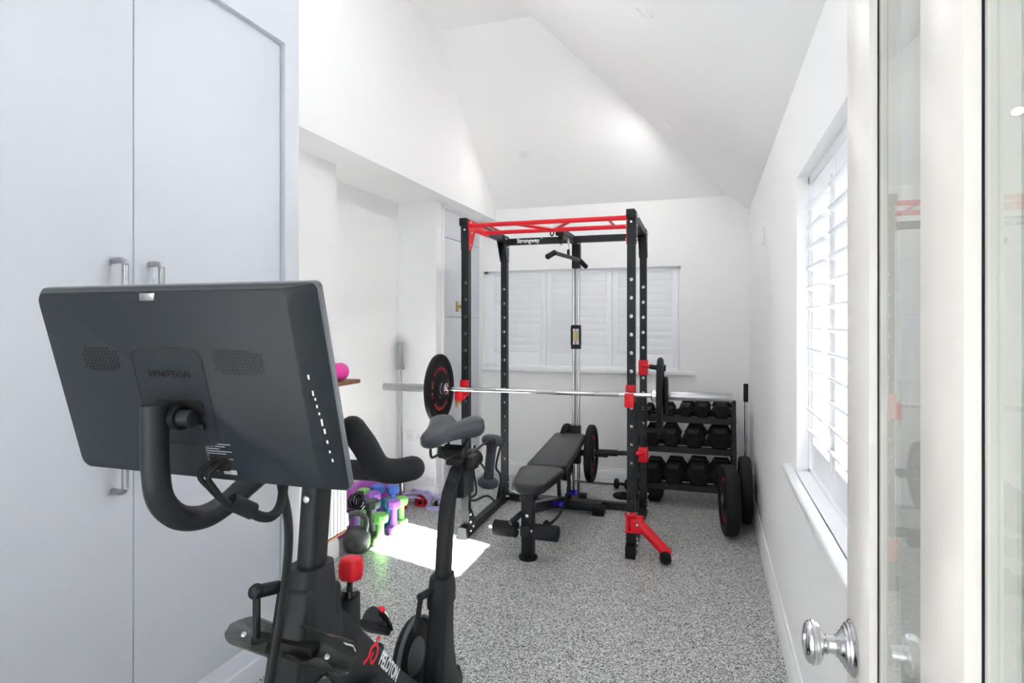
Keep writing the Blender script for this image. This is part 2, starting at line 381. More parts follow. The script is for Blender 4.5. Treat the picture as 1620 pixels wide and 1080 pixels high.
downlight((-.279, 4.50, 2.836), (SL, 0, 1), 'lower recessed downlight in the side slope, near the hip', 3.9)
downlight((-.279, 2.804, 2.836), (SL, 0, 1), 'recessed downlight at the very top of the side slope', 2.2)
def plate2(name, c, u, n, w, h, label, cat, dots):
    c, u, n = V(c), V(u), V(n); t = thing(name, c, label, cat)
    m = B(); m.prism([(-w/2, -h/2), (w/2, -h/2), (w/2, h/2), (-w/2, h/2)], c, u, Z, n*.009, .002); m.build('face_plate', 'socket', t)
    for d in dots:
        q = c+u*d[0]+Z*d[1]+n*.009
        B().prism([(-d[2]/2, -d[3]/2), (d[2]/2, -d[3]/2), (d[2]/2, d[3]/2), (-d[2]/2, d[3]/2)], q, u, Z, n*(.003 if d[4] == 'socket' else .0006)).build('rocker' if d[4] == 'socket' else 'pin_hole', d[4], t)
pins = lambda x: [(x, .012, .004, .009, 'deep_black'), (x-.011, -.010, .008, .004, 'deep_black'), (x+.011, -.010, .008, .004, 'deep_black'), (x, .031, .011, .012, 'socket')]
plate2('wall_socket', (-2.223, 4.35, .515), X, -Y, .146, .086, 'white double socket behind the bike saddle', 'socket', pins(-.036)+pins(.036))
plate2('wall_socket', (-.118, YB, .50), X, -Y, .146, .086, 'white double socket behind the dumbbell rack', 'socket', pins(-.036)+pins(.036))
plate2('light_switch', (XR, 3.98, 1.95), -Y, -X, .10, .10, 'small white switch plate high on the side wall', 'switch', [(0, 0, .03, .05, 'socket')])

# ---------------------------------------------------------------- wardrobe
wd = thing('wardrobe', (-2.05, 1.25, 0), 'tall white built-in wardrobe with steel bar handles', 'wardrobe')
XW = -1.70
B().box((-2.375, .25, .14), (XW-.03, 2.225, 3.5)).box((XW-.031, 2.135, .0), (XW, 2.225, 3.5), .002).box((XW-.031, .25, 2.60), (XW+.0, 2.136, 3.5)).build('carcass', 'wardrobe_white', wd)
B().box((-2.3, .25, 0), (XW-.012, 2.136, .14), .002).box((XW-.012, .25, 0), (XW+.004, 2.136, .085), .003).build('plinth', 'wardrobe_white', wd)
for y0, y1, hy, s in ((.72, 1.4415, 1.374, 1), (1.4465, 2.129, 1.501, 1)):
    d = B().box((XW-.045, y0, .150), (XW-.022, y1, 2.588), .002).build('door', 'wardrobe_white', wd)
    xx = XW-.022
    B().tube([(xx, hy, 1.608), (xx+.035, hy, 1.608), (xx+.05, hy, 1.594), (xx+.05, hy, 1.56), (xx+.05, hy, 1.26), (xx+.05, hy, .956), (xx+.05, hy, .922), (xx+.035, hy, .908), (xx, hy, .908)], .0095, 14, 5).build('handle', 'steel', d)

# ---------------------------------------------------------------- far cabinet in the recess
cb = thing('tall_cupboard', (-2.2, 4.86, 0), 'tall pale cupboard built into the corner beside the back window', 'cupboard')
XC = -2.04
B().box((XREC, 4.35, 0), (XC-.02, YB, ZS)).box((XC-.021, 4.35, 0), (XC, 4.47, ZS), .002).box((XC-.021, 5.30, 0), (XC, YB, ZS), .002).box((XC-.021, 4.46, 2.345), (XC, 5.31, ZS)).build('carcass', 'white_paint', cb)
B().box((XC-.004, 4.455, .02), (XC+.012, 4.485, ZS-.003), .003).build('door_trim', 'white_paint', cb)
for z0, z1, hz in ((.13, 1.4625, .74), (1.4675, 2.116, 1.556), (2.121, 2.343, None)):
    d = B().box((XC-.02, 4.487, z0), (XC-.001, 5.297, z1), .002).build('door', 'wardrobe_white', cb)
    if hz:
        for yy in ((4.767, 4.885) if hz > 1 else (4.757,)):
            B().box((XC-.001, yy-.03, hz-.045), (XC+.004, yy+.03, hz+.045), .003).cyl((XC, yy, hz), (XC+.03, yy, hz), .008).sphere((XC+.033, yy, hz), .016).build('knob', 'brass', d)
skirt('baseboard_cupboard', [((XREC, 4.35), (XC, 4.35), 0, -1), ((XC, 4.35), (XC, YB), 1, 0)])

# ---------------------------------------------------------------- radiator and shelf on the pillar
rd = thing('radiator', (-2.1, 2.7, .12), 'white panel radiator with a copper pipe, low on the pillar', 'radiator')
m = B(); y = 2.28
prof = []
yy = 2.26
while yy < 3.11:
    prof += [(yy, 0), (yy+.006, .006), (yy+.022, .006), (yy+.028, 0)]; yy += .035
poly = prof+[(3.12, 0), (3.12, -.035), (2.25, -.035), (2.25, 0)]
m.prism(poly, (-2.055, 0, .19), Y, X, (0, 0, .56)); m.build('front_panel', 'white_paint', rd)
B().box((-2.125, 2.27, .2), (-2.092, 3.11, .74)).box((-2.15, 2.5, .3), (-2.12, 2.54, .6)).box((-2.15, 2.9, .3), (-2.12, 2.94, .6)).build('back_panel', 'white_paint', rd)
B().box((-2.125, 2.25, .745), (-2.052, 3.12, .762), .003).build('top_grille', 'white_paint', rd)
B().tube([(-2.07, 3.125, .215), (-2.07, 3.15, .212), (-2.075, 3.155, .19), (-2.085, 3.15, .165), (-2.085, 3.0, .158), (-2.085, 2.3, .158)], .0075, 10, 4).build('pipe', 'copper', rd)
B().cyl((-2.07, 3.118, .215), (-2.07, 3.16, .215), .014).cyl((-2.07, 3.145, .20), (-2.07, 3.145, .275), .018, .016, 16, .004).build('valve', 'white_paint', rd)
sh = B().box((-2.15, 2.45, 1.055), (-2.0, 3.195, 1.078), .002)
single(sh, 'wall_shelf', 'wood', (-2.075, 2.82, 1.055), 'brown wooden shelf fixed to the pillar above the radiator', 'shelf')
rl = B().lathe([(.001, 0), (.035, 0), (.047, .006), (.052, .02), (.052, .36), (.047, .374), (.035, .38), (.001, .38)], (-2.06, 2.72, 1.131), (0, 1, 0), 32)
single(rl, 'foam_roller', 'pink', (-2.06, 2.9, 1.079), 'bright pink foam roller lying on the brown shelf', 'roller')

# ---------------------------------------------------------------- glazed door folded back along the side wall
dr = tag(struct(B().box((.2296, 1.026, .01), (.272, 1.177, 2.12), .002), 'door_1', 'door_paint'), 'cream glazed door with chrome knob, standing open against the side wall')
DX0, DX1 = .2296, .272
B().box((DX0-.003, .665, .01), (DX1, .788, 2.12), .002).build('middle_stile', 'door_paint', dr)
B().box((DX0, .30, .01), (DX1, .42, 2.12), .002).build('hinge_stile', 'door_paint', dr)
for a, b in ((.788, 1.026), (.42, .665)):
    B().box((DX0+.001, a, 2.0), (DX1-.001, b, 2.12), .002).box((DX0+.001, a, .01), (DX1-.001, b, .24), .002).build('rail', 'door_paint', dr)
    for e in (a, b-.0016): B().box((.2405, e, .238), (.2425, e+.0016, 2.0)).build('gasket', 'black_matte', dr)
    B().box((.2425, a-.004, .235), (.2475, b+.004, 2.005)).build('pane', 'glass', dr)
kz, ky = .88, 1.129
kb = [(.001, 0), (.031, 0), (.032, .003), (.030, .006), (.028, .007), (.0275, .010), (.024, .011), (.0235, .014), (.019, .016), (.018, .019), (.014, .021), (.0125, .025), (.0105, .026), (.0105, .036), (.0125, .037), (.0125, .039), (.0105, .040), (.012, .043), (.019, .045), (.0255, .050), (.0265, .054), (.0262, .0545), (.0275, .056), (.0275, .060), (.0262, .061), (.0258, .065), (.022, .069), (.014, .072), (.005, .074), (.001, .0745)]
kb = [(r*1.38 if t < .03 or t > .042 else r*1.3, t*1.05) for r, t in kb]
kb = [(r*.93 if t > .045 else r, t) for r, t in kb]
B().lathe(kb, (DX0, ky, kz), (-1, 0, 0), 40).build('knob', 'chrome', dr, ang=50)

# ================================================================ power rack
RC, RZR = V((-.989, 3.744, 0)), .0143
rk = thing('power_rack', RC, 'black and red steel power rack with pull-up bars and lat tower', 'power rack', rz=RZR)
HW, DEP, TOP, T = .543, .837, 2.106, .05
def holed(x, y, z0, z1, zs, r=.0125, n=12):                 # solid post with round through holes facing the front
    vs_, fs = [], []; h = T/2
    def v(p): vs_.append(p); return len(vs_)-1
    def sheet(yy):
        rings = []; cuts = [z0]+[(zs[i]+zs[i+1])/2 for i in range(len(zs)-1)]+[z1]
        for i, zc in enumerate(zs):
            a, b = cuts[i], cuts[i+1]; outer = []; ring = []
            for k in range(n):
                t = 2*math.pi*(k+.5)/n; c, s = math.cos(t), math.sin(t); ring.append(v((x+r*c, yy, zc+r*s)))
                q = max(abs(c), abs(s)); ex = c/q; ez = s/q
                outer.append(v((x+h*ex, yy, (zc+(b-zc)*ez) if ez > 0 else (zc+(zc-a)*ez))))
            for k in range(n): fs.append((outer[k], outer[(k+1) % n], ring[(k+1) % n], ring[k]))
            # corner fillers
            for cx, cz in ((h, b), (-h, b), (-h, a), (h, a)):
                q = v((x+cx, yy, cz)); near = sorted(range(n), key=lambda k: (vs_[outer[k]][0]-x-cx)**2+(vs_[outer[k]][2]-cz)**2)[:2]
                near.sort(); k0, k1 = (near if near[1]-near[0] == 1 else near[::-1]); fs.append((outer[k0], q, outer[k1]))
            rings.append(ring)
        return rings
    f = sheet(y-h); g = sheet(y+h)
    for a, b in zip(f, g):
        for k in range(n): fs.append((a[k], a[(k+1) % n], b[(k+1) % n], b[k]))
    m = B(); m.raw(vs_, fs)
    m.raw([(x-h, y-h, z0), (x-h, y+h, z0), (x-h, y+h, z1), (x-h, y-h, z1), (x+h, y-h, z0), (x+h, y+h, z0), (x+h, y+h, z1), (x+h, y-h, z1)], [(0, 1, 2, 3), (4, 5, 6, 7), (0, 1, 5, 4), (3, 2, 6, 7)])
    return m
zs = sorted([1.684-.1125*i for i in range(13)])
for sx in (-1, 1):
    for yy in (0, DEP):
        holed(sx*HW, yy, .05, TOP-T, zs).build('upright', 'black_steel', rk, True, ang=25)
    # top side beam, base beam, end caps
    B().box((sx*HW-T/2, -.045, TOP-T), (sx*HW+T/2, DEP+.03, TOP), .002, 1).build('top_side_beam', 'black_steel', rk, True)
    B().box((sx*HW-T/2-.001, -.062, TOP-T-.001), (sx*HW+T/2+.001, -.044, TOP+.001), .003).build('beam_end_cap', 'black_matte', rk, True)
    B().box((sx*HW-T/2, -.055, .004), (sx*HW+T/2, DEP+.06, .054), .002, 1).build('base_beam', 'black_steel', rk, True)
    B().box((sx*HW-.030, -.085, 0), (sx*HW+.030, -.03, .075), .004).build('foot_cap', 'rubber', rk, True)
    for yy in (0, DEP):
        for si in (-1, 1):                                  # gusset plates on both faces
            xx = sx*HW+si*(T/2); red = (yy == 0 and si == -sx)
            g = B(); s = -1 if yy else 1
            g.prism([(-.024, 0), (.11, 0), (.11, -.045), (.024, -.20), (-.02, -.20)], (xx, yy, TOP-.004), Y*(s), Z, X*(si*.005)); g.build('gusset', 'red' if red else 'black_steel', rk, True)
            g = B(); g.prism([(-.024, .0), (.12, 0), (.12, .05), (.022, .17), (-.024, .17)], (xx, yy, .006), Y*s, Z, X*(si*.005)); g.build('gusset', 'black_steel', rk, True)
            for dy, dz in ((0, .14), (0, .09), (.05, .045), (.0, .03)):
                B().lathe([(.009, 0), (.009, .004), (.007, .008), (.001, .009)], (xx+si*.005, yy+s*dy, .006+dz), (si, 0, 0), 10).build('bolt', 'zinc', rk, True)
            for dy, dz in ((0, -.025), (.06, -.03), (.02, -.09), (.0, -.175)):
                B().lathe([(.008, 0), (.008, .004), (.006, .007), (.001, .008)], (xx+si*.005, yy+s*dy, TOP+dz), (si, 0, 0), 10).build('bolt', 'zinc', rk, True)
    B().lathe([(.009, 0), (.009, .005), (.006, .009), (.001, .01)], (sx*HW, -T/2, TOP-T-.022), (0, -1, 0), 10).build('bolt', 'zinc', rk, True)
# rear cross beams with lettering
cbm = B().box((-HW+T/2, DEP-.025, 2.034), (HW-T/2, DEP+.02, 2.084), .002, 1).build('rear_cross_beam', 'black_steel', rk, True)
B().text('Strongway', .047, (-.342, DEP-.026, 2.061), X, Z, .0004, sxx=.92, bold=.0012).text('®', .018, (-.232, DEP-.026, 2.078), X, Z, .0004).build('lettering', 'white_print', cbm, True)
B().box((-HW, DEP+.0, .004), (HW, DEP+.05, .056), .002, 1).build('rear_base_beam', 'black_steel', rk, True)
# red pull-up frame
zb = 2.062
for yy in (-.012, .33):
    B().cyl((-HW+.02, yy, zb), (HW-.02, yy, zb), .015, n=16).build('pull_up_bar', 'red', rk, True)
for x0, x1 in ((-.40, -.40), (.40, .40), (-.21, -.02), (.17, -.02)):
    B().cyl((x0, -.012, zb), (x1, .33, zb), .012 if x0 != x1 else .009, n=14).build('brace', 'red', rk, True)
for sx in (-1, 1): B().box((sx*(HW-.026)-.003, -.03, zb-.03), (sx*(HW-.026)+.003, .36, zb+.025), .001).build('side_flange', 'red', rk, True)
# J hooks
for sx in (-1, 1):
    hx = sx*HW; j = B(); jz = .965
    j.box((hx-.030, -.033, jz-.03), (hx+.030, -.026, jz+.075), .003).box((hx-.032, -.033, jz+.01), (hx-.026, .02, jz+.07), .002).box((hx-.024, -.125, jz-.016), (hx+.024, -.030, jz+.001), .004).box((hx-.028, -.138, jz-.05), (hx+.028, -.126, jz+.035), .008)
    j.prism([(-.03, -.02), (-.126, -.02), (-.126, -.05), (-.07, -.045)], (hx-.02, 0, jz), Y, Z, (.04, 0, 0)); j.build('j_hook', 'red', rk, True)
# dip handles parked on the rear right post
def dip(z, s, L=.33):
    b = B().box((HW-.034, DEP-.034, z-.07), (HW+.034, DEP+.034, z+.04), .004)
    q = .09 if s < 0 else .055
    b.tube([(HW+.0, DEP-.03, z), (HW+s*.03, DEP-.05, z-.002), (HW+s*q, DEP-.05, z-.004)], .015, 14, 4).build('dip_bracket', 'red', rk, True)
    B().cyl((HW+s*(q-.005), DEP-.05, z-.004), (HW+s*min(.19, L*.6), DEP-.05, z-.01), .0175, n=16).cyl((HW+s*min(.185, L*.58), DEP-.05, z-.01), (HW+s*L, DEP-.05, z-.013), .024, n=18, bev=.003).build('dip_handle', 'black_matte', rk, True)
dip(1.10, 1, .165); dip(.455, -1)
# landmine
lm = B(); fx = HW; lz = .205
lm.box((fx-.032, -.034, lz-.05), (fx+.032, -.026, lz+.06), .002).box((fx-.033, -.065, lz+.045), (fx+.01, -.026, lz+.06), .004).box((fx-.033, -.07, lz-.055), (fx+.05, -.026, lz-.045), .003)
lm.cyl((fx-.015, -.05, lz-.05), (fx-.015, -.05, lz+.05), .012).box((fx+.0, -.075, lz-.05), (fx+.075, -.068, lz+.035), .004).box((fx+.0, -.032, lz-.05), (fx+.075, -.026, lz+.045), .004)
A, Bp = V((fx+.045, -.048, lz+.01)), V((fx+.225, -.075, .045)); lm.cyl(A, Bp, .032, n=24)
lm.build('landmine_sleeve', 'red', rk, True)
B().lathe([(.009, 0), (.009, .006), (.004, .01), (.001, .01)], (fx+.04, -.075, lz), (0, -1, 0), 12).lathe([(.008, 0), (.008, .006), (.001, .009)], (fx-.01, -.06, lz+.06), (0, -.3, 1), 12).build('bolt', 'zinc', rk, True)
B().cyl(Bp-(Bp-A).normalized()*.01+V((-.012, -.01, -.005)), Bp+V((-.015, -.06, -.008)), .033, n=24, bev=.005).build('rubber_end', 'rubber', rk, True)
# lat tower
ty = DEP+.16
B().box((-.02, .40, 2.036), (.03, ty+.06, 2.086), .002, 1).build('pulley_arm', 'black_steel', rk, True)
B().box((-.024, .385, 2.030), (.034, .402, 2.092), .003).build('beam_end_cap', 'black_matte', rk, True)
B().lathe([(.02, -.012), (.034, -.012), (.03, 0), (.034, .012), (.02, .012)], (.005, .435, 2.01), (1, 0, 0), 24).box((-.013, .42, 2.0), (-.010, .45, 2.04)).box((.020, .42, 2.0), (.023, .45, 2.04)).build('pulley', 'deep_black', rk, True)
B().tube([(-.06, .40, 2.08), (-.062, .395, 2.045), (-.05, .395, 2.03), (-.04, .395, 2.045), (-.04, .40, 2.075)], .005, 8, 4).build('hook', 'black_matte', rk, True)
B().box((-.028, ty-.02, 1.85), (.038, ty+.03, 2.04), .003).build('tower_bracket', 'black_steel', rk, True)
for dx in (-.017, .022): B().cyl((dx, ty, .06), (dx, ty, 1.87), .0125, n=16).build('guide_rod', 'chrome', rk, True)
B().box((-.034, ty-.022, 1.21), (.040, ty+.022, 1.245), .003).box((-.034, ty-.022, 1.37), (.040, ty+.022, 1.40), .003).box((-.036, ty-.026, 1.24), (-.022, ty+.02, 1.385), .003).box((.028, ty-.026, 1.24), (.042, ty+.02, 1.385), .003).build('cable_carriage', 'black_steel', rk, True)
B().box((-.012, ty-.03, 1.27), (.018, ty-.024, 1.35)).build('sticker', 'brass', rk, True)
B().cyl((.003, ty-.015, .5), (.003, ty-.015, 2.0), .003, n=8).cyl((.005, .435, 1.965), (.005, .435, 2.0), .003, n=8).build('cable', 'deep_black', rk, True)
B().box((-.035, ty-.03, .30), (.040, ty+.03, .60), .004).cyl((-.25, ty, .385), (.255, ty, .385), .0245, n=20).build('weight_carriage', 'black_steel', rk, True)
B().box((-.08, ty-.04, 0), (.085, ty+.04, .06), .004).box((-.03, DEP+.05, .005), (.035, ty-.04, .055)).build('tower_foot', 'black_steel', rk, True)

# ---------------------------------------------------------------- weight plates
def plate(name, r, th, label, group, loc, rot, words=True, bore=.026, hub=.06, mark='10 KG', col='rubber'):
    t = thing(name, loc, label, 'weight plate', group, rot=rot)
    h = th/2; d = min(.012, th*.25)
    prof = [(bore, -h), (hub, -h), (hub+.004, -h+d), (r*.74, -h+d), (r*.80, -h), (r-.012, -h), (r-.003, -h+.006), (r, -h+.014), (r, h-.014), (r-.003, h-.006), (r-.012, h), (r*.80, h), (r*.74, h-d), (hub+.004, h-d), (hub, h), (bore, h)]
    B().lathe(prof, (0, 0, 0), (1, 0, 0), 56, closed=True).build('disc', col, t, True, ang=30)
    B().lathe([(bore-.001, -h-.001), (bore+.012, -h-.001), (bore+.012, h+.001), (bore-.001, h+.001)], (0, 0, 0), (1, 0, 0), 32, closed=True).build('hub_ring', 'steel' if words else 'black_matte', t, True)
    if words:
        for s in (1, -1):
            o = V((s*(h-d+.0004), 0, 0)); u = Y*s
            tx = B(); rr = r*.60
            for a0 in (90, 270): tx.text('Strongway', r*.185, o, u, Z, .0004, ring=(rr, R(a0), .19), bold=.0008)
            for a0 in (0, 180): tx.text(mark, r*.15, o, u, Z, .0004, ring=(rr, R(a0), .17), bold=.0006)
            tx.build('lettering', 'red_print', t, True)
    return t
def rack_pt(x, y, z): return M.Translation(RC) @ M.Rotation(RZR, 4, 'Z') @ V((x, y, z))
# barbell on the hooks
BC, BZ = V((-.966, 3.628, .990)), .036
bb = thing('barbell', BC, 'long chrome barbell resting on the red rack hooks', 'barbell', rz=BZ)
B().cyl((-.66, 0, 0), (.66, 0, 0), .0143, n=20).build('shaft', 'chrome', bb, True)
for a, b in ((-.46, -.31), (-.05, .07), (.31, .46)): B().cyl((a, 0, 0), (b, 0, 0), .0148, n=20).build('knurling', 'steel', bb, True)
for s in (-1, 1):
    B().cyl((s*.655, 0, 0), (s*1.1, 0, 0), .025, n=28, bev=.002).build('sleeve', 'steel', bb, True)
    B().lathe([(.016, 0), (.031, .002), (.037, .008), (.037, .03), (.030, .034)], (s*.645, 0, 0), (s, 0, 0), 32).build('collar', 'chrome', bb, True)
def bar_pt(x): return BC+V((math.cos(BZ), math.sin(BZ), 0))*x
plate('weight_plate', .225, .036, 'large black plate with red lettering on the bar, by the cupboard', 'plates on the barbell', bar_pt(-.700), (0, 0, BZ))
plate('weight_plate', .225, .034, 'large thin black plate on the bar end near the side wall', 'plates on the barbell', bar_pt(.700), (0, 0, BZ))
plate('weight_plate', .115, .026, 'small black plate on the bar outside the large one', 'plates on the barbell', bar_pt(.731), (0, 0, BZ), False, hub=.045)
plate('weight_plate', .225, .05, 'black plate on the lat tower, beside the parked dip handle', 'plates on the lat tower', rack_pt(.125, ty, .385), (0, 0, RZR))
plate('weight_plate', .225, .05, 'black plate on the lat tower, mostly behind the bench back pad', 'plates on the lat tower', rack_pt(-.075, ty, .385), (0, 0, RZR))
plate('bumper_plate', .232, .085, 'thick black bumper plate standing on the floor before the dumbbell rack', 'bumper plates on the floor', (.135, 4.31, .232), (0, 0, R(7)), mark='20 KG')
plate('bumper_plate', .232, .075, 'thick black bumper plate tucked between front plate and side wall', 'bumper plates on the floor', (.25, 4.60, .232), (0, 0, R(1)), mark='20 KG')
pl = plate('weight_plate', .085, .022, 'small black plate lying flat on the floor behind the rack', None, (-.655, 4.96, .012), (0, R(90), 0), False, hub=.04)

# lat pulldown bar
L1, L2 = V((-.93, 3.86, 0)), V((-.92, 4.44, 0))
lb = thing('lat_pulldown_bar', (-.963, 4.17, 1.80), 'bent grey lat bar hanging from the pulley arm', 'pulldown bar')
zz = 1.862
pA, pB, pC, pD = V((-.988, 3.79, 1.845)), V((-.960, 3.86, 1.878)), V((-.910, 4.43, 1.884)), V((-.88, 4.53, 1.843))
B().tube([pB, pB.lerp(pC, .5), pC], .014, 14, 2).build('shaft', 'black_steel', lb)
for a, b in ((pB, pA), (pC, pD)): B().tube([a+(a-b)*.05, a, b], .018, 16, 1).build('grip', 'foam', lb)
cpt = pB.lerp(pC, .53)
B().tube([cpt+V((0, -.012, .0)), cpt+V((0, -.008, .045)), cpt+V((0, .008, .045)), cpt+V((0, .012, 0))], .008, 10, 4).build('lug', 'black_steel', lb)
B().tube([cpt+V((0, 0, .035)), cpt+V((.0, .016, .07)), cpt+V((0, .012, .115)), cpt+V((0, -.004, .128)), cpt+V((0, -.016, .10)), cpt+V((0, -.014, .06))], .0035, 8, 4, closed=True).build('carabiner', 'chrome', lb)

# ---------------------------------------------------------------- bench
bx = -1.02
bn = thing('weight_bench', (bx, 3.95, 0), 'black padded adjustable bench with foam leg rollers inside the rack', 'bench')
m = B(); 
def pad(y0, y1, z0, z1, w0, w1, th, rc=.05):
    rings = []; n = 12
    out = B(); pts = []
    L = math.hypot(y1-y0, z1-z0); k = 5
    poly = []
    for cx, cy, a0 in ((w1/2-rc, L-rc, 0), (-w1/2+rc, L-rc, 90), (-w0/2+rc, rc, 180), (w0/2-rc, rc, 270)):
        for i in range(k+1): a = R(a0+90*i/k); poly.append((cx+rc*math.cos(a), cy+rc*math.sin(a)))
    d = V((0, y1-y0, z1-z0)).normalized(); up = X.cross(d)
    out.prism(poly, V((bx, y0, z0)), X, d, up*th, .016, 4); return out
pad(3.40, 3.83, .405, .425, .21, .29, .06, .075).build('seat_pad', 'vinyl', bn)
pad(3.86, 4.64, .42, .50, .27, .25, .06, .04).build('back_pad', 'vinyl', bn)
B().box((bx-.055, 3.46, .35), (bx+.035, 3.56, .41), .003).build('seat_bracket', 'black_steel', bn)
B().box((bx-.045, 3.46, .02), (bx+.025, 3.53, .36), .004).build('front_post', 'black_steel', bn)
B().lathe([(.001, 0), (.052, 0), (.056, .006), (.056, .018), (.048, .022), (.001, .022)], (bx-.01, 3.49, 0), Z, 28).build('foot_cap', 'rubber', bn)
for s, xx in ((-1, bx-.135), (1, bx+.115)):
    a = V((xx-.075*1, 3.44, .185)); b = V((xx+.075, 3.44, .185)); B().cyl(a, b, .046, n=24, bev=.008).build('leg_roller', 'foam', bn)
B().cyl((bx-.24, 3.44, .185), (bx+.19, 3.44, .185), .009, n=12).build('roller_axle', 'zinc', bn)
B().box((bx-.04, 3.42, .155), (bx+.02, 3.47, .215), .004).build('axle_bracket', 'black_steel', bn)
B().cyl((bx-.09, 3.39, .235), (bx-.045, 3.48, .275), .017, n=16, bev=.004).build('pin_handle', 'black_matte', bn)
B().lathe([(.012, 0), (.012, .005), (.006, .009), (.001, .009)], (bx-.008, 3.46, .265), (0, -1, 0), 12).build('bolt', 'zinc', bn)
B().bar((bx-.01, 3.50, .30), (bx-.01, 4.42, .09), .06, .06).build('main_beam', 'black_steel', bn)
B().bar((bx, 3.84, .385), (bx, 4.45, .45), .05, .04).build('pad_frame', 'black_steel', bn)
B().bar((bx+.03, 4.40, .44), (bx+.03, 4.46, .10), .02, .045).bar((bx-.05, 4.40, .44), (bx-.05, 4.46, .10), .02, .045).build('support_strut', 'black_steel', bn)
B().box((bx-.24, 4.42, .025), (bx+.27, 4.49, .085), .004).build('rear_stabiliser', 'black_steel', bn)
for s in (-.25, .23): B().box((bx+s-.02, 4.405, 0), (bx+s+.065, 4.505, .06), .006).build('foot_cap', 'rubber', bn)
B().tube([(bx+.13, 3.95, .33), (bx+.125, 3.93, .25), (bx+.10, 3.87, .17), (bx+.05, 3.79, .12), (bx+.02, 3.76, .14)], .012, 8, 5, sx=.5, sy=1.6).build('angle_ladder', 'black_steel', bn)
for px, py_, pz in ((bx+.15, 4.05, .26), (bx+.095, 3.86, .235)):
    B().cyl((px-.05, py_, pz), (px, py_, pz), .016, n=14).cyl((px, py_, pz), (px+.025, py_, pz-.004), .02, n=16, bev=.004).build('pop_pin', 'blue_metal', bn)

# ---------------------------------------------------------------- dumbbell rack with hex dumbbells
dk = thing('dumbbell_rack', (-.17, 5.08, 0), 'black three-tier dumbbell rack against the back wall', 'dumbbell rack')
TI = ((.655, 4.98), (.425, 4.93), (.145, 4.88))
for xx in (-.545, .19):
    B().bar((xx, 4.82, 0), (xx, 5.03, .80), .035, .05, .003).bar((xx, 5.30, 0), (xx, 5.05, .80), .035, .05, .003).build('side_frame', 'black_steel', dk)
    for z, y in TI: B().lathe([(.010, 0), (.010, .005), (.001, .009)], (xx+.018, y, z), X, 10).build('bolt', 'zinc', dk)
for z, y in TI:
    B().bar((-.53, y-.02, z), (.175, y-.02, z), .012, .055, .002).bar((-.53, y+.13, z+.035), (.175, y+.13, z+.035), .012, .055, .002).box((-.53, y-.02, z-.004), (.175, y+.13, z+.0), 0).build('shelf', 'black_steel', dk)
def hexdb(r, loc, label, L=.07, handle=.06):
    t = thing('hex_dumbbell', loc, label, 'dumbbell', 'hex dumbbells'); rz = random.uniform(-.12, .12); t.rotation_euler = (R(12), 0, rz)
    for y0, s in ((0, 1), (L+handle+L, -1)):
        hx = [(r*math.cos(R(60*k)), r*math.sin(R(60*k))) for k in range(6)]
        rings = []
        for yy, k in ((0, .70), (.012*s, .86), (.028*s, 1.0), (L*s-.008*s, 1.0), (L*s, .86)):
            rings.append([V((x*k, y0+yy, z*k)) for x, z in hx])
        B().loft(rings).build('head', 'rubber', t, True, ang=20)
    B().cyl((0, L, 0), (0, L+handle, 0), .016, n=12).build('handle', 'steel', t, True)
def dbz(z, y, r): return z+.012+r*.87, y-.055
names = ['first', 'second', 'third', 'fourth', 'fifth', 'sixth']
for tier, (z, y), lst in (('top', TI[0], [(-.455, .038), (-.375, .040), (-.285, .045), (-.168, .062), (-.040, .067), (.098, .072)]),
                          ('middle', TI[1], [(-.425, .080), (-.278, .082), (-.108, .088), (.085, .094)]),
                          ('bottom', TI[2], [(-.415, .088), (-.255, .094), (-.070, .100), (.112, .100)])):
    for i, (x, r) in enumerate(lst):
        zc, yc = dbz(z, y, r)
        hexdb(r, (x, yc-.02*(r > .07), zc), 'black hex dumbbell, %s from the power rack post on the %s tier' % (names[i], tier), L=.05+r*.35)
hb = thing('rubber_block', (-.47, 4.98, 0), 'dark block-like weight on the floor under the dumbbell rack', 'weight')
B().prism([(-.13, 0), (.10, 0), (.14, .07), (.11, .135), (-.13, .135)], (-.47, 4.90, 0), X, Z, (0, .2, 0), .008).build('body', 'rubber', hb)
B().cyl((-.50, 4.98, .15), (-.42, 4.98, .15), .012).build('handle', 'black_matte', hb)
sdb = thing('small_dumbbell', (-.70, 5.20, 0), 'tiny black dumbbell on the floor by the back skirting', 'dumbbell')
for xx in (-.745, -.655): B().lathe([(.001, -.02), (.03, -.02), (.042, -.012), (.042, .012), (.03, .02), (.001, .02)], (xx, 5.20, .042), X, 10).build('head', 'rubber', sdb)
B().cyl((-.73, 5.2, .042), (-.66, 5.2, .042), .012).build('handle', 'black_matte', sdb)
fb = thing('floor_bar', (-.86, 5.30, 0), 'thin steel bar lying on the floor along the back wall', 'bar')
B().cyl((-1.2, 5.31, .016), (-.62, 5.31, .016), .014, n=14).build('shaft', 'steel', fb); B().cyl((-.70, 5.31, .016), (-.63, 5.31, .016), .016, n=14).build('end_sleeve', 'chrome', fb)
ch = thing('chain', (-.54, 4.60, 0), 'short steel chain lying beside the front rack post', 'chain')
for i in range(7):
    c = V((-.60+i*.022, 4.60-.012*math.sin(i*1.3), .007)); pts = [c+V((.014*math.cos(a), .008*math.sin(a)*(1 if i % 2 else .4), .006*math.sin(a)*(0 if i % 2 else 1))) for a in [R(60*k) for k in range(6)]]
    B().tube(pts, .003, 6, 3, closed=True).build('link', 'zinc', ch)
po = thing('pole', (.284, 5.10, 0), 'slim steel pole with black grip standing in the corner', 'pole')
B().cyl((.284, 5.1, .0), (.284, 5.1, .80), .0125, n=18).build('shaft', 'chrome', po); B().cyl((.284, 5.1, .795), (.284, 5.1, .937), .018, n=18, bev=.004).build('grip', 'foam', po)

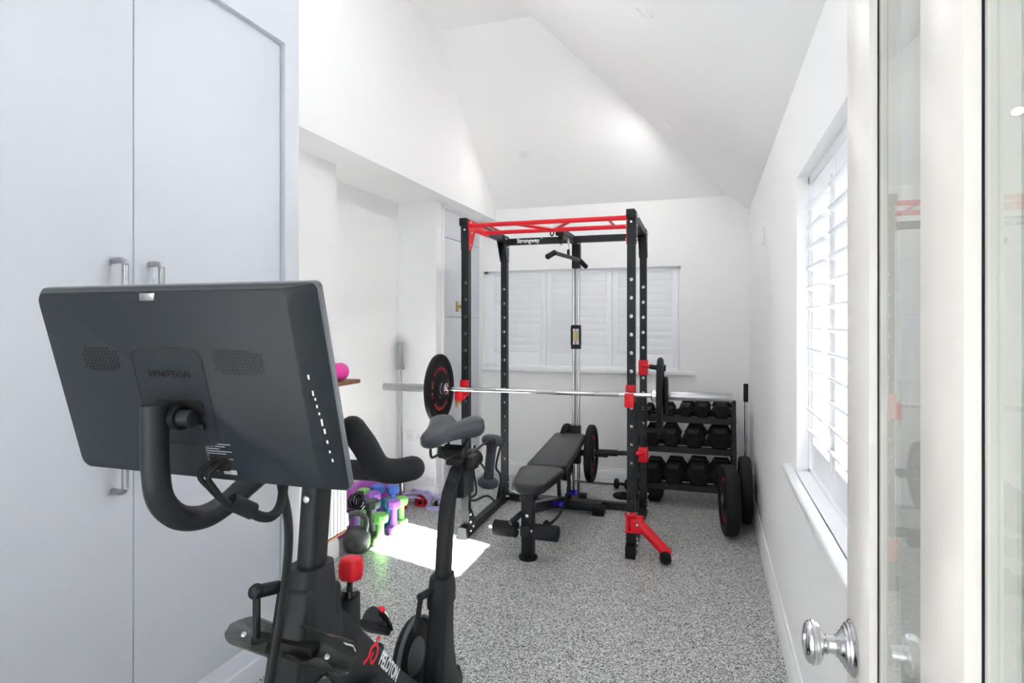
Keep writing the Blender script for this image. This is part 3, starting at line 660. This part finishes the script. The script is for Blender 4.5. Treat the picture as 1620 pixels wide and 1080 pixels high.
# ---------------------------------------------------------------- left corner: bar, mat, bands, coloured weights
sb = thing('standing_bar', (-2.30, 4.26, 0), 'chrome barbell stood upright in the recess corner', 'barbell')
ba, bt = V((-2.285, 4.25, 0)), V((-2.33, 4.30, 1.262)); at = lambda f: ba.lerp(bt, f)
B().cyl(at(.12), at(.86), .0125, n=16).build('shaft', 'chrome', sb)
B().cyl(at(.84), at(1), .025, n=20, bev=.003).cyl(at(.83), at(.845), .032, n=20).build('upper_sleeve', 'steel', sb)
B().cyl(at(0), at(.15), .023, n=20).cyl(at(.14), at(.155), .030, n=20).build('lower_sleeve', 'steel', sb)
pm = B().prism([(3.35, .0), (4.20, .0), (4.20, .30), (3.35, .31)], (-2.345, 0, 0), Y, V((-.02, 0, 1)), (.05, 0, 0), .01, 3)
single(pm, 'folded_mat', 'purple_mat', (-2.33, 3.8, 0), 'purple folded exercise mat propped along the recess wall', 'mat')
def dumb(loc, col, label, r=.05, h=.2, rx=0., ry=0.):
    t = thing('dumbbell', loc, label, 'dumbbell', 'coloured vinyl dumbbells', rot=(rx, ry, random.uniform(0, 6)))
    hd = .055 if h > .16 else .045
    for z0 in (0, h-hd): B().lathe([(.001, 0), (r*.80, 0), (r*.96, .008), (r, .018), (r, hd-.018), (r*.95, hd-.007), (r*.75, hd), (.001, hd)], (0, 0, z0), Z, 10).build('head', col, t, True, ang=24)
    B().lathe([(r*.52, 0), (r*.46, .02), (r*.46, h-2*hd-.02), (r*.52, h-2*hd)], (0, 0, hd), Z, 16).build('grip', col, t, True)
    return t
dumb((-1.985, 3.40, 0), 'db_green', 'green dumbbell standing at the very front, touching the kettlebell', .054, .205)
dumb((-2.015, 3.63, 0), 'db_purple', 'purple dumbbell standing between the two bright green ones', .048, .225)
dumb((-2.035, 3.77, 0), 'db_green', 'green dumbbell at the end of the row nearest the rack', .048, .205)
dumb((-2.10, 3.48, 0), 'db_grey', 'thick dark grey dumbbell standing behind the front green one', .064, .26)
dumb((-2.19, 3.66, 0), 'db_purple', 'purple dumbbell half hidden behind the dark grey one', .055, .255)
dumb((-2.13, 3.75, 0), 'db_teal', 'dark teal dumbbell between purple and green ones', .05, .19)
dumb((-2.26, 3.84, 0), 'db_blue', 'blue dumbbell in the back row beside the purple mat', .05, .25)
dumb((-2.19, 3.93, 0), 'db_blue', 'blue dumbbell in the back row behind the far green one', .05, .23)
dumb((-2.27, 3.66, 0), 'db_green', 'green dumbbell against the purple mat, only its head showing', .05, .27)
dumb((-2.23, 3.52, 0), 'db_lilac', 'pale lilac dumbbell beside the black rope, back row', .045, .265)
kt = thing('kettlebell', (-2.075, 3.275, 0), 'grey iron kettlebell on the floor beside the radiator', 'kettlebell')
B().lathe([(.001, 0), (.05, 0), (.068, .012), (.083, .045), (.085, .08), (.075, .118), (.05, .142), (.03, .148), (.001, .148)], (-2.075, 3.275, 0), Z, 32).build('body', 'iron', kt)
B().tube([(-2.125, 3.265, .115), (-2.135, 3.262, .17), (-2.125, 3.265, .215), (-2.075, 3.275, .235), (-2.025, 3.285, .215), (-2.015, 3.288, .17), (-2.025, 3.285, .115)], .016, 14, 6).build('handle', 'iron', kt)
rp = thing('skipping_rope', (-2.11, 3.37, .25), 'glossy black skipping rope bundled above the kettlebell', 'rope')
for i in range(6):
    c = V((-2.13+.008*i, 3.33+.012*(i % 3), .285+.012*(i % 2))); a = i*1.05; u = V((math.cos(a), math.sin(a)*.7, .3*math.sin(a*2))); w = V((0, .2, 1)).normalized()
    B().tube([c+u*(.04*math.cos(t))+w*(.046*math.sin(t)) for t in [R(45*k) for k in range(8)]], .008, 8, 4, closed=True).build('coil', 'gloss_black', rp)
B().tube([(-2.10, 3.30, .25), (-2.15, 3.25, .24), (-2.10, 3.19, .22)], .006, 8, 4).build('cord', 'gloss_black', rp)
# red grips and lavender bands
def grip(loc, label):
    t = thing('push_up_grip', loc, label, 'push-up grip', 'red push-up grips'); r = .052
    for z0 in (0, .05): B().lathe([(r-.018, 0), (r, 0), (r+.002, .006), (r, .014), (r-.018, .014)], (0, 0, z0), Z, 28, closed=True).build('ring', 'red_dark', t, True)
    for k in range(6):
        a = R(60*k+15); B().cyl((r*.82*math.cos(a), r*.82*math.sin(a), .008), (r*.82*math.cos(a), r*.82*math.sin(a), .056), .008, n=8).build('post', 'red_dark', t, True)
    B().cyl((0, 0, .006), (0, 0, .055), r*.55, n=16).build('core', 'deep_black', t, True)
grip((-2.125, 4.262, 0), 'round red push-up grip under the lavender bands'); grip((-2.24, 4.14, 0), 'round red push-up grip beside the upright chrome bar')
def band(pts, label, r=.006, sx=.6, sy=1.6):
    single(B().tube(pts, r, 8, 6, sx=sx, sy=sy), 'resistance_band', 'lavender', pts[0], label, 'resistance band', 'lavender resistance bands')
band([(-2.22, 4.30, .10), (-2.16, 4.27, .092), (-2.10, 4.25, .085), (-2.05, 4.22, .06), (-2.02, 4.20, .012), (-1.96, 4.20, .01), (-1.92, 4.24, .01), (-1.95, 4.28, .01)], 'lavender band draped over the red grip to the floor', .008)
band([(-2.25, 4.20, .085), (-2.18, 4.25, .088), (-2.12, 4.27, .082), (-2.06, 4.28, .05), (-2.04, 4.18, .012), (-1.98, 4.15, .01), (-1.90, 4.18, .01)], 'lower lavender band looping towards the seat post', .007)
band([(-2.24, 4.315, .075), (-2.19, 4.30, .095), (-2.13, 4.315, .085), (-2.08, 4.30, .095), (-2.05, 4.315, .06), (-2.0, 4.31, .05), (-1.97, 4.31, .012)], 'bundled lavender band piled against the skirting', .010, 1., 1.3)
band([(-2.28, 4.06, .01), (-2.22, 4.15, .07), (-2.16, 4.20, .072), (-2.10, 4.20, .07)], 'short lavender strap hanging towards the dumbbells', .005)
gr = thing('ribbed_roller', (-1.97, 4.30, 0), 'ribbed black massage roller lying by the lavender bands', 'roller')
for k in range(5): B().cyl((-2.03+.025*k, 4.265, .024), (-2.012+.025*k, 4.265, .024), .022, n=16, bev=.004).build('rib', 'black_matte' if k % 2 else 'steel', gr)

# ================================================================ exercise bike
XB = -.833
bk = thing('exercise_bike', (XB, 1.4, 0), 'black indoor exercise bike with large screen and red resistance knob', 'exercise bike')
def yz(poly, x0, x1, bev=.006, seg=2): return B().prism(poly, (x0, 0, 0), Y, Z, (x1-x0, 0, 0), bev, seg)
# frame: head panel, diagonal beam, seat tube, feet
hp = yz([(1.068, .86), (1.19, .835), (1.20, .72), (1.16, .655), (1.05, .648), (1.02, .66)], XB-.042, XB+.042, .012, 3).build('head_panel', 'bike_black', bk)
bm_ = B(); bm_.prism([(1.15, .825), (1.20, .77), (1.264, .703), (1.50, .455), (1.64, .33), (1.74, .27), (1.90, .26), (1.93, .20), (1.86, .10), (1.62, .12), (1.40, .34), (1.17, .60), (1.12, .68)], (XB-.034, 0, 0), Y, Z, (.068, 0, 0), .010, 3)
beam = bm_.build('diagonal_beam', 'bike_black', bk)
def rrect(w, h, r, k=4):
    out = []
    for cx, cy, a0 in ((w/2-r, h/2-r, 0), (-w/2+r, h/2-r, 90), (-w/2+r, -h/2+r, 180), (w/2-r, -h/2+r, 270)):
        for i in range(k+1): a = R(a0+90*i/k); out.append((cx+r*math.cos(a), cy+r*math.sin(a)))
    return out
def loft_yz(path, m=None):                                   # path: (y, z, width_x, depth, angle) oblong sections along the path
    rings = []
    for (y, z, w, d, a) in path:
        n_ = V((0, math.cos(a), math.sin(a))); rings.append([V((XB, y, z))+X*p+n_*q for p, q in rrect(w, d, min(w, d)*.32)])
    return (m or B()).loft(rings)
loft_yz([(1.80, .16, .09, .20, 0), (1.805, .26, .075, .15, 0), (1.807, .36, .066, .105, 0), (1.812, .44, .064, .092, 0), (1.818, .50, .064, .088, .1), (1.822, .535, .066, .09, .1)]).build('seat_tube', 'bike_black', bk)
loft_yz([(1.816, .50, .074, .10, .1), (1.818, .545, .074, .10, .1), (1.820, .565, .070, .09, .1), (1.822, .59, .066, .082, .1)]).build('seat_tube_collar', 'bike_black', bk)
loft_yz([(1.82, .50, .046, .058, .1), (1.845, .70, .046, .058, .12), (1.862, .79, .046, .058, .16), (1.885, .855, .046, .058, .5), (1.925, .895, .046, .058, .95), (1.985, .915, .046, .058, 1.35), (2.08, .918, .046, .058, 1.57)]).build('seat_post', 'bike_black', bk)
B().tube([(XB+.0, 2.02, .93), (XB, 2.10, .925), (XB, 2.135, .905)], .026, 16, 3, round_end=True).box((XB-.022, 1.96, .80), (XB+.022, 2.06, .90), .01).build('seat_slider', 'bike_black', bk)
B().box((XB-.024, 1.90, .93), (XB+.024, 2.03, .96), .006).cyl((XB-.045, 1.90, .975), (XB+.045, 1.90, .975), .021, n=18, bev=.003).cyl((XB-.038, 1.935, .98), (XB+.038, 1.935, .98), .016, n=14).build('saddle_clamp', 'deep_black', bk)
for s in (-1, 1): B().tube([(XB+s*.012, 1.76, 1.030), (XB+s*.022, 1.785, .985), (XB+s*.024, 1.83, .978), (XB+s*.024, 1.92, .985), (XB+s*.04, 1.965, 1.02)], .0045, 8, 4).build('saddle_rail', 'black_steel', bk)
# saddle
rings = []
for t in [i/14 for i in range(15)]:
    y = 1.70+.275*t; hw = .028+.017*min(1, t*3)+.073*max(0, (t-.32)/.68)**1.25
    if t > .9: hw *= 1-(t-.9)*2.6
    if t < .1: hw *= (.35+.65*(t/.1)**.5)
    zc = 1.050+.010*math.sin(t*3.1)+.012*t; th = .024+.020*t
    if t < .1: th *= (.35+.65*(t/.1)**.5)
    ring = []
    for k in range(20):
        a = 2*math.pi*k/20; c, s = math.cos(a), math.sin(a); x = hw*math.copysign(abs(c)**.8, c)
        z = (th*.55*abs(s)**.75 if s > 0 else -th*abs(s)**.8)
        if s > 0: z -= .024*max(0, t-.2)*math.exp(-(x/.02)**2)*1.6; z += .03*max(0, t-.4)*min(abs(x), .07)/.1
        else: z -= .006
        ring.append(V((XB+x, y, zc+z)))
    rings.append(ring)
B().loft(rings).build('saddle', 'saddle', bk, ang=60)
def lever(px, py, pz, side, L, lean, name='clamp_lever', rr=.012):
    m = B(); m.cyl((px, py, pz), (px+side[0], py+side[1], pz+side[2]), rr, n=16, bev=.002)
    e = V((px+side[0]*.85, py+side[1]*.85, pz+side[2])); m.bar(e, e+V(lean)*L, .016, .013, .004); m.sphere(e, rr*1.08, 12)
    m.build(name, 'bike_black', bk)
lever(XB-.02, 1.775, .553, (-.012, -.055, 0), .105, (0, -.36, -.93))
# head post and collar
loft_yz([(1.125, .80, .05, .062, 0), (1.155, 1.075, .05, .062, 0)]).build('handlebar_post', 'bike_black', bk)
loft_yz([(1.118, .775, .088, .118, 0), (1.122, .83, .090, .118, 0), (1.126, .862, .084, .105, 0), (1.130, .890, .078, .094, 0)]).build('post_collar', 'bike_black', bk)
B().lathe([(.008, 0), (.008, .004), (.004, .006), (.001, .006)], (XB+.0, 1.118, 1.034), (0, -1, .05), 12).lathe([(.006, 0), (.006, .004), (.001, .006)], (XB+.025, 1.15, 1.06), X, 10).build('bolt', 'zinc', bk)
lever(XB-.035, 1.07, .858, (-.008, -.070, .016), .098, (0, .0, -1), rr=.0135)
# red knob on its boss
loft_yz([(1.25, .66, .06, .085, .1), (1.262, .70, .056, .075, .1), (1.274, .735, .05, .056, .1), (1.280, .755, .046, .048, .1)]).build('knob_boss', 'bike_black', bk)
B().cyl((XB, 1.279, .75), (XB, 1.281, .768), .019, n=20).cyl((XB, 1.281, .765), (XB, 1.286, .80), .0075, n=14).build('knob_stem', 'gloss_black', bk)
rings = []
for r, z in ((.010, .788), (.018, .790), (.027, .794), (.0315, .803), (.033, .818), (.0315, .834), (.026, .843), (.016, .846), (.004, .8465)):
    rings.append([V((XB+(r*(1-.17*(.5-.5*math.cos(6*a))*(1 if .79 < z < .845 else 0)))*math.cos(a), 1.288+(r*(1-.17*(.5-.5*math.cos(6*a))))*math.sin(a), z)) for a in [2*math.pi*k/48 for k in range(48)]])
B().loft(rings).build('resistance_knob', 'red', bk, ang=60)
# handlebar
for s in (-1, 1):
    h = lambda x: XB+s*(x-XB) if s > 0 else XB-(x-XB)
    P = lambda x, y, z: (h(x), y, z)
    B().tube([P(-.663, 1.03, 1.212), P(-.655, 1.06, 1.175), P(-.645, 1.095, 1.125), P(-.628, 1.13, 1.108), P(-.602, 1.168, 1.108)], .026, 20, 6, round_end=True).build('grip', 'foam', bk)
    B().tube([P(-.80, 1.15, 1.095), P(-.70, 1.15, 1.10), P(-.645, 1.12, 1.108), P(-.63, 1.125, 1.108)], .022, 16, 5).build('handlebar_tube', 'foam', bk)
B().box((XB-.045, 1.11, 1.06), (XB+.045, 1.19, 1.12), .01).build('handlebar_clamp', 'bike_black', bk)
# screen arm
B().tube([(XB, .735, 1.29), (XB, .735, 1.24), (XB, .737, 1.185), (XB, .747, 1.135), (XB, .782, 1.098), (XB, .835, 1.083), (XB, .89, 1.092), (XB, .94, 1.112), (XB, 1.03, 1.135), (XB, 1.13, 1.11)], .0205, 22, 6).build('screen_arm', 'bike_black', bk)
# screen: bezel slab, tapered rear shell
SC0 = V((-.827, .795, 1.315)); sw = V((0, -math.sin(R(15)), math.cos(R(15)))); sn = V((0, -math.cos(R(15)), -math.sin(R(15))))
def sp(u, w, n): return SC0+X*u+sw*w+sn*n
HWd, HH = .285, .171
scr = bpy.data.objects.new('touchscreen', None)
bz = B(); bz.prism(rrect(2*HWd, 2*HH, .010), sp(0, 0, -.012), X, sw, sn*.012, .002)
scr = bz.build('touchscreen', 'bezel', bk)
B().prism(rrect(2*HWd-.02, 2*HH-.02, .006), sp(0, 0, -.0125), X, sw, sn*.001).build('display_glass', 'gloss_black', scr)
def rr_at(x0, x1, w0, w1, r, n): return [sp(p+(x0+x1)/2, q+(w0+w1)/2, n) for p, q in rrect(x1-x0, w1-w0, r)]
B().loft([rr_at(-.283, .283, -.169, .169, .010, 0), rr_at(-.281, .279, -.166, .168, .012, .006), rr_at(-.258, .252, -.155, .167, .018, .026), rr_at(-.254, .248, -.151, .164, .02, .028)]).build('rear_shell', 'screen_back', scr, ang=22)
NB = .028
def outline(x0, x1, w0, w1, r, wd=.0012):
    m = B(); pts = [sp(p+(x0+x1)/2, q+(w0+w1)/2, NB) for p, q in rrect(x1-x0, w1-w0, r, 5)]; m.tube(pts, wd, 6, 1, closed=True); return m
outline(-.076, .070, -.095, .074, .02, .0010).build('mount_panel_seam', 'screen_side', scr)
B().prism(rrect(.143, .166, .018), sp(-.003, -.0105, NB-.001), X, sw, sn*.0017).build('mount_panel', 'screen_back', scr)
for x0, x1 in ((-.182, -.110), (.094, .182)):
    m = B(); nx = int((x1-x0)/.0078)
    for j in range(8):
        for i in range(nx+1):
            x = x0+i*(x1-x0)/nx+(.0034 if j % 2 else 0); w = .071-.0052*j
            if (j in (0, 7)) and (i < 1 or i > nx-2): continue
            m.lathe([(.0025, -.001), (.0025, .0004)], sp(x, w, NB), sn, 6)
    g = m.build('speaker_grille', 'deep_black', scr); g['kind'] = 'stuff'
B().text('PELOTON', .0155, sp(-.003, .030, NB+.0012), X, sw, .0005, sxx=1.22, bold=.0004).build('lettering', 'gloss_black', scr)
B().prism([(-.017, -.006), (.013, -.006), (.017, .006), (-.014, .006)], sp(-.012, .158, NB-.003), X, sw, sn*.0045, .001).build('camera_tag', 'steel', scr)
B().prism(rrect(.098, .028, .006), sp(.004, -.028, NB-.002), X, sw, sn*.004).build('hinge_recess', 'deep_black', scr)
B().cyl(sp(-.052, -.036, NB+.021), sp(.050, -.036, NB+.021), .0135, n=20, bev=.003).cyl(sp(-.026, -.036, NB+.021), sp(.026, -.036, NB+.021), .0195, n=22).build('hinge', 'bike_black', scr)
B().prism(rrect(.06, .012, .003), sp(.02, -.058, NB+.0005), X, sw, sn*.008, .002).build('hinge_bracket', 'screen_back', scr)
lb_ = B()
for k in range(9): lb_.prism([(0, 0), (.052-.012*(k % 3), 0), (.052-.012*(k % 3), .0013), (0, .0013)], sp(.038, -.090-.0043*k, NB), X, sw, sn*.0004)
lb_.prism([(0, 0), (.026, 0), (.026, .008), (0, .008)], sp(.066, -.143, NB), X, sw, sn*.0004)
lb_.text('CE', .008, sp(.052, -.136, NB+.0003), X, sw, .0002); lb_.build('spec_label', 'grey_print', scr)
scm = B()
for i, (u, w, l) in enumerate(((.256, .030, .007), (.258, .004, .008), (.2595, -.006, .004), (.260, -.018, .005), (.2612, -.03, .004), (.2625, -.045, .011), (.264, -.06, .008), (.265, -.078, .005), (.266, -.095, .004), (.2675, -.11, .005))):
    n = NB-.0005-(u+.003-.252)*.72 if u > .249 else NB
    scm.box((-.0012, -l/2, -.0006), (.0012, l/2, .0006), 0, 1, M.Translation(sp(u+.003, w, n)) @ M(((1, 0, 0, 0), (0, sw.y, sn.y, 0), (0, sw.z, sn.z, 0), (0, 0, 0, 1))))
scm.build('scuff_mark', 'white_print', scr)
# cables
for dx in (-.018, .0): B().tube([sp(.075+dx, -.115, NB-.004), (-.765+dx, .775, 1.175), (-.762+dx*.6, .785, 1.15), (-.762+dx*.3, .81, 1.122), (-.762, .835, 1.112)], .0045, 8, 6).build('connector_cable', 'deep_black', bk)
B().prism(rrect(.04, .03, .006), sp(.062, -.122, NB-.002), X, sw, sn*.003).build('connector_recess', 'deep_black', scr)
B().tube([(-.768, .825, 1.118), (-.752, .86, 1.092)], .0145, 16, 1).build('hose_sleeve', 'foam', bk)
hose = [(-.757, .85, 1.098), (-.747, .872, 1.080), (-.742, .895, 1.074), (-.748, .925, 1.082), (-.765, .955, 1.105), (-.775, .975, 1.15)]
m = B(); m.tube(hose, .009, 12, 8)
m.build('corrugated_hose', 'foam', bk)
B().tube([(-.80, .985, 1.14), (-.795, .99, 1.091), (-.790, 1.0, 1.03), (-.789, 1.0, .97), (-.798, 1.0, .894), (-.805, .99, .81), (-.815, .98, .72), (-.82, .97, .6), (-.825, .95, .35)], .009, 12, 6, sx=.8, sy=1.2).build('power_cable', 'bike_black', bk)
# frame badge and lettering (side facing the room)
bdir = V((0, .676, -.737)); bup = V((0, .737, .676)); XS = XB+.0345
B().text('PELOTON', .046, (XS, 1.4145, .512), bdir, bup, .0005, sxx=.64, bold=.0012).build('lettering', 'white_print', beam)
lo_ = V((XS, 1.330, .588))
lg = B(); 
lg.tube([lo_+bdir*(-.030)+bup*(-.030), lo_+bdir*(-.016)+bup*(-.012), lo_+bdir*(-.018)+bup*.010, lo_+bdir*(-.002)+bup*.026, lo_+bdir*.018+bup*.020, lo_+bdir*.022+bup*.0, lo_+bdir*.010+bup*(-.014), lo_+bdir*(-.004)+bup*(-.006), lo_+bdir*.0+bup*.008], .0045, 8, 5)
lg.tube([lo_+bdir*(-.004)+bup*.024, lo_+bdir*(-.006)+bup*.040, lo_+bdir*(.006)+bup*.044], .004, 8, 4); 
lgo = lg.build('badge', 'red', beam); 
for v_ in lgo.data.vertices: v_.co.x = (XS-XB)+(v_.co.x-(XS-XB))*.1
# bottle holders: two smoky scoops on a bracket
def scoop(c, ax, upv, L, r, prof):
    c, ax, upv = V(c), V(ax).normalized(), V(upv); sd_ = ax.cross(upv).normalized(); upv = sd_.cross(ax); vs_, fs = [], []; N, K = 18, 20
    for o_ in (0, .0022):
        for i in range(N+1):
            t = i/N; half = R(prof(t))
            for k in range(K+1):
                a = -half+2*half*k/K; vs_.append(c+ax*(t-.5)*L+(sd_*math.sin(a)-upv*math.cos(a))*(r-o_))
    S = (N+1)*(K+1)
    for i in range(N):
        for k in range(K):
            q = i*(K+1)+k; fs += [(q, q+1, q+K+2, q+K+1), (S+q, S+q+K+1, S+q+K+2, S+q+1)]
    for i in range(N): fs += [(i*(K+1), (i+1)*(K+1), S+(i+1)*(K+1), S+i*(K+1)), (i*(K+1)+K, S+i*(K+1)+K, S+(i+1)*(K+1)+K, (i+1)*(K+1)+K)]
    for k in range(K): fs += [(k, S+k, S+k+1, k+1), (N*(K+1)+k, N*(K+1)+k+1, S+N*(K+1)+k+1, S+N*(K+1)+k)]
    o = B().raw(vs_, fs).build('bottle_holder', 'smoke', bk, ang=60)
    for q in (.02, -.02): B().lathe([(.006, 0), (.006, .003), (.001, .004)], c+ax*q-upv*(r-.0025), upv, 10).build('bolt', 'zinc', o)
scoop((-.925, 1.045, .765), (.95, .10, -.20), (-.05, -.62, .78), .125, .032, lambda t: 18+135*t**.8)
scoop((-.748, 1.03, .768), (.96, .10, -.16), (.0, -.62, .78), .150, .033, lambda t: 20+(95*math.sin(math.pi*min(1, t*1.9)) if t < .42 else 62+58*math.sin(math.pi*min(1, (t-.42)/.58))**.8 if t < .75 else 20+100*max(0, (1-t)/.25)**.5))
B().box((XB-.075, 1.03, .735), (XB+.075, 1.06, .765), .005).build('holder_bracket', 'deep_black', bk)
# flywheel, guard, crank, pedals, feet
B().lathe([(.02, -.022), (.235, -.022), (.24, -.018), (.24, .018), (.235, .022), (.02, .022)], (XB, .98, .33), X, 56).build('flywheel', 'gloss_black', bk)
B().box((XB-.05, 1.02, .56), (XB+.06, 1.14, .66), .025, 4).box((XB-.045, .93, .30), (XB-.032, 1.12, .64), .005).box((XB+.032, .93, .30), (XB+.045, 1.12, .64), .005).build('brake_housing', 'gloss_black', bk)
B().lathe([(.001, 0), (.13, 0), (.15, .012), (.155, .03), (.15, .034), (.001, .034)], (XB+.032, 1.26, .40), X, 40).build('belt_guard', 'bike_black', bk)
B().lathe([(.06, -.012), (.115, -.012), (.122, -.004), (.122, .012), (.112, .016), (.06, .016)], (XB-.10, 1.80, .32), X, 44).build('side_cover', 'black_matte', bk)
B().lathe([(.117, -.006), (.126, -.006), (.126, .006), (.117, .006)], (XB-.085, 1.80, .32), X, 44, closed=True).lathe([(.0, 0), (.06, .0), (.055, .006), (.0, .006)], (XB-.084, 1.80, .32), X, 30).build('cover_rim', 'bezel', bk)
B().bar((XB-.085, 1.50, .33), (XB-.10, 1.60, .46), .02, .03, .005).cyl((XB-.09, 1.50, .33), (XB+.09, 1.50, .33), .018).bar((XB+.085, 1.50, .33), (XB+.10, 1.40, .20), .02, .03, .005).build('crank', 'bike_black', bk)
pc = V((XB-.145, 1.635, .485)); pt = M.Translation(pc) @ M.Rotation(R(-38), 4, 'X')
pb = B().box((-.042, -.045, -.012), (.042, .045, .010), .006, 2, pt).build('pedal', 'black_matte', bk)
rings = []
for i in range(11):
    t = i/10; hw = .040*math.sin(math.pi*(.18+.62*t))**.6*(1 if t < .95 else .8); hh = .045*math.sin(math.pi*(.35+.6*t))**.7
    rings.append([pt @ V((hw*math.cos(a), -.035+.12*t, .010+max(0, math.sin(a))*hh+min(0, math.sin(a))*.006)) for a in [2*math.pi*k/18 for k in range(18)]])
B().loft(rings).build('toe_cage', 'gloss_black', pb, ang=60)
B().sphere(pt @ V((.012, -.012, .048)), (.016, .016, .010)).build('ratchet', 'red', pb)
pt2 = M.Translation((XB+.145, 1.37, .18)); pb2 = B().box((-.042, -.045, -.012), (.042, .045, .010), .006, 2, pt2).build('pedal', 'black_matte', bk)
B().loft([[pt2 @ (pt.inverted() @ v) for v in r_] for r_ in rings]).build('toe_cage', 'gloss_black', pb2, ang=60)
for y in (.82, 1.98): B().box((XB-.27, y-.035, .02), (XB+.27, y+.035, .075), .012, 3).build('stabiliser', 'bike_black', bk)
for y in (.82, 1.98):
    for s in (-1, 1): B().cyl((XB+s*.25, y, 0), (XB+s*.25, y, .025), .024, n=18).build('levelling_foot', 'rubber', bk)
B().bar((XB, .82, .075), (XB, 1.05, .62), .06, .05, .008).bar((XB, .84, .06), (XB, 1.98, .06), .06, .06, .008).bar((XB, 1.80, .06), (XB, 1.80, .18), .08, .16, .008).build('base_frame', 'bike_black', bk)
# wire cradle behind the saddle and its dumbbell
dc = V((-.808, 2.215, .878)); da = V((.10, .03, 1)).normalized()
B().tube([(XB+.02, 2.03, .945), (-.80, 2.13, .965), (-.775, 2.17, .975), (-.79, 2.20, .93)], .0045, 8, 4).tube([(XB+.02, 2.05, .90), (-.80, 2.08, .905), (-.80, 2.16, .85), (-.79, 2.20, .83)], .0045, 8, 4).build('cradle_wire', 'black_steel', bk)
B().tube([dc+V((-.045, -.05, .07)), dc+V((-.05, -.05, -.02)), dc+V((-.04, -.045, -.11)), dc+V((-.065, -.05, -.135)), dc+V((-.045, -.05, -.142)), dc+V((.0, -.03, -.125)), dc+V((.045, -.02, -.15)), dc+V((.05, -.02, -.05)), dc+V((.035, -.03, -.01)), dc+V((.055, -.03, .075))], .0045, 8, 5).build('cradle_wire', 'black_steel', bk)
B().box((XB+.024, 1.96, .90), (XB+.05, 2.03, .95), .004).build('cradle_clamp', 'deep_black', bk)
nd = thing('hand_weight', dc-da*.1, 'dark navy hand weight held in the wire cradle behind the saddle', 'dumbbell')
for s in (-1, 1): B().lathe([(.001, -.018), (.030, -.018), (.040, -.010), (.042, 0), (.040, .010), (.030, .018), (.001, .018)], dc+da*(s*.083), da, 28).build('head', 'navy', nd, ang=60)
B().lathe([(.021, 0), (.019, .03), (.019, .10), (.021, .13)], dc-da*.065, da, 20).build('grip', 'navy', nd)
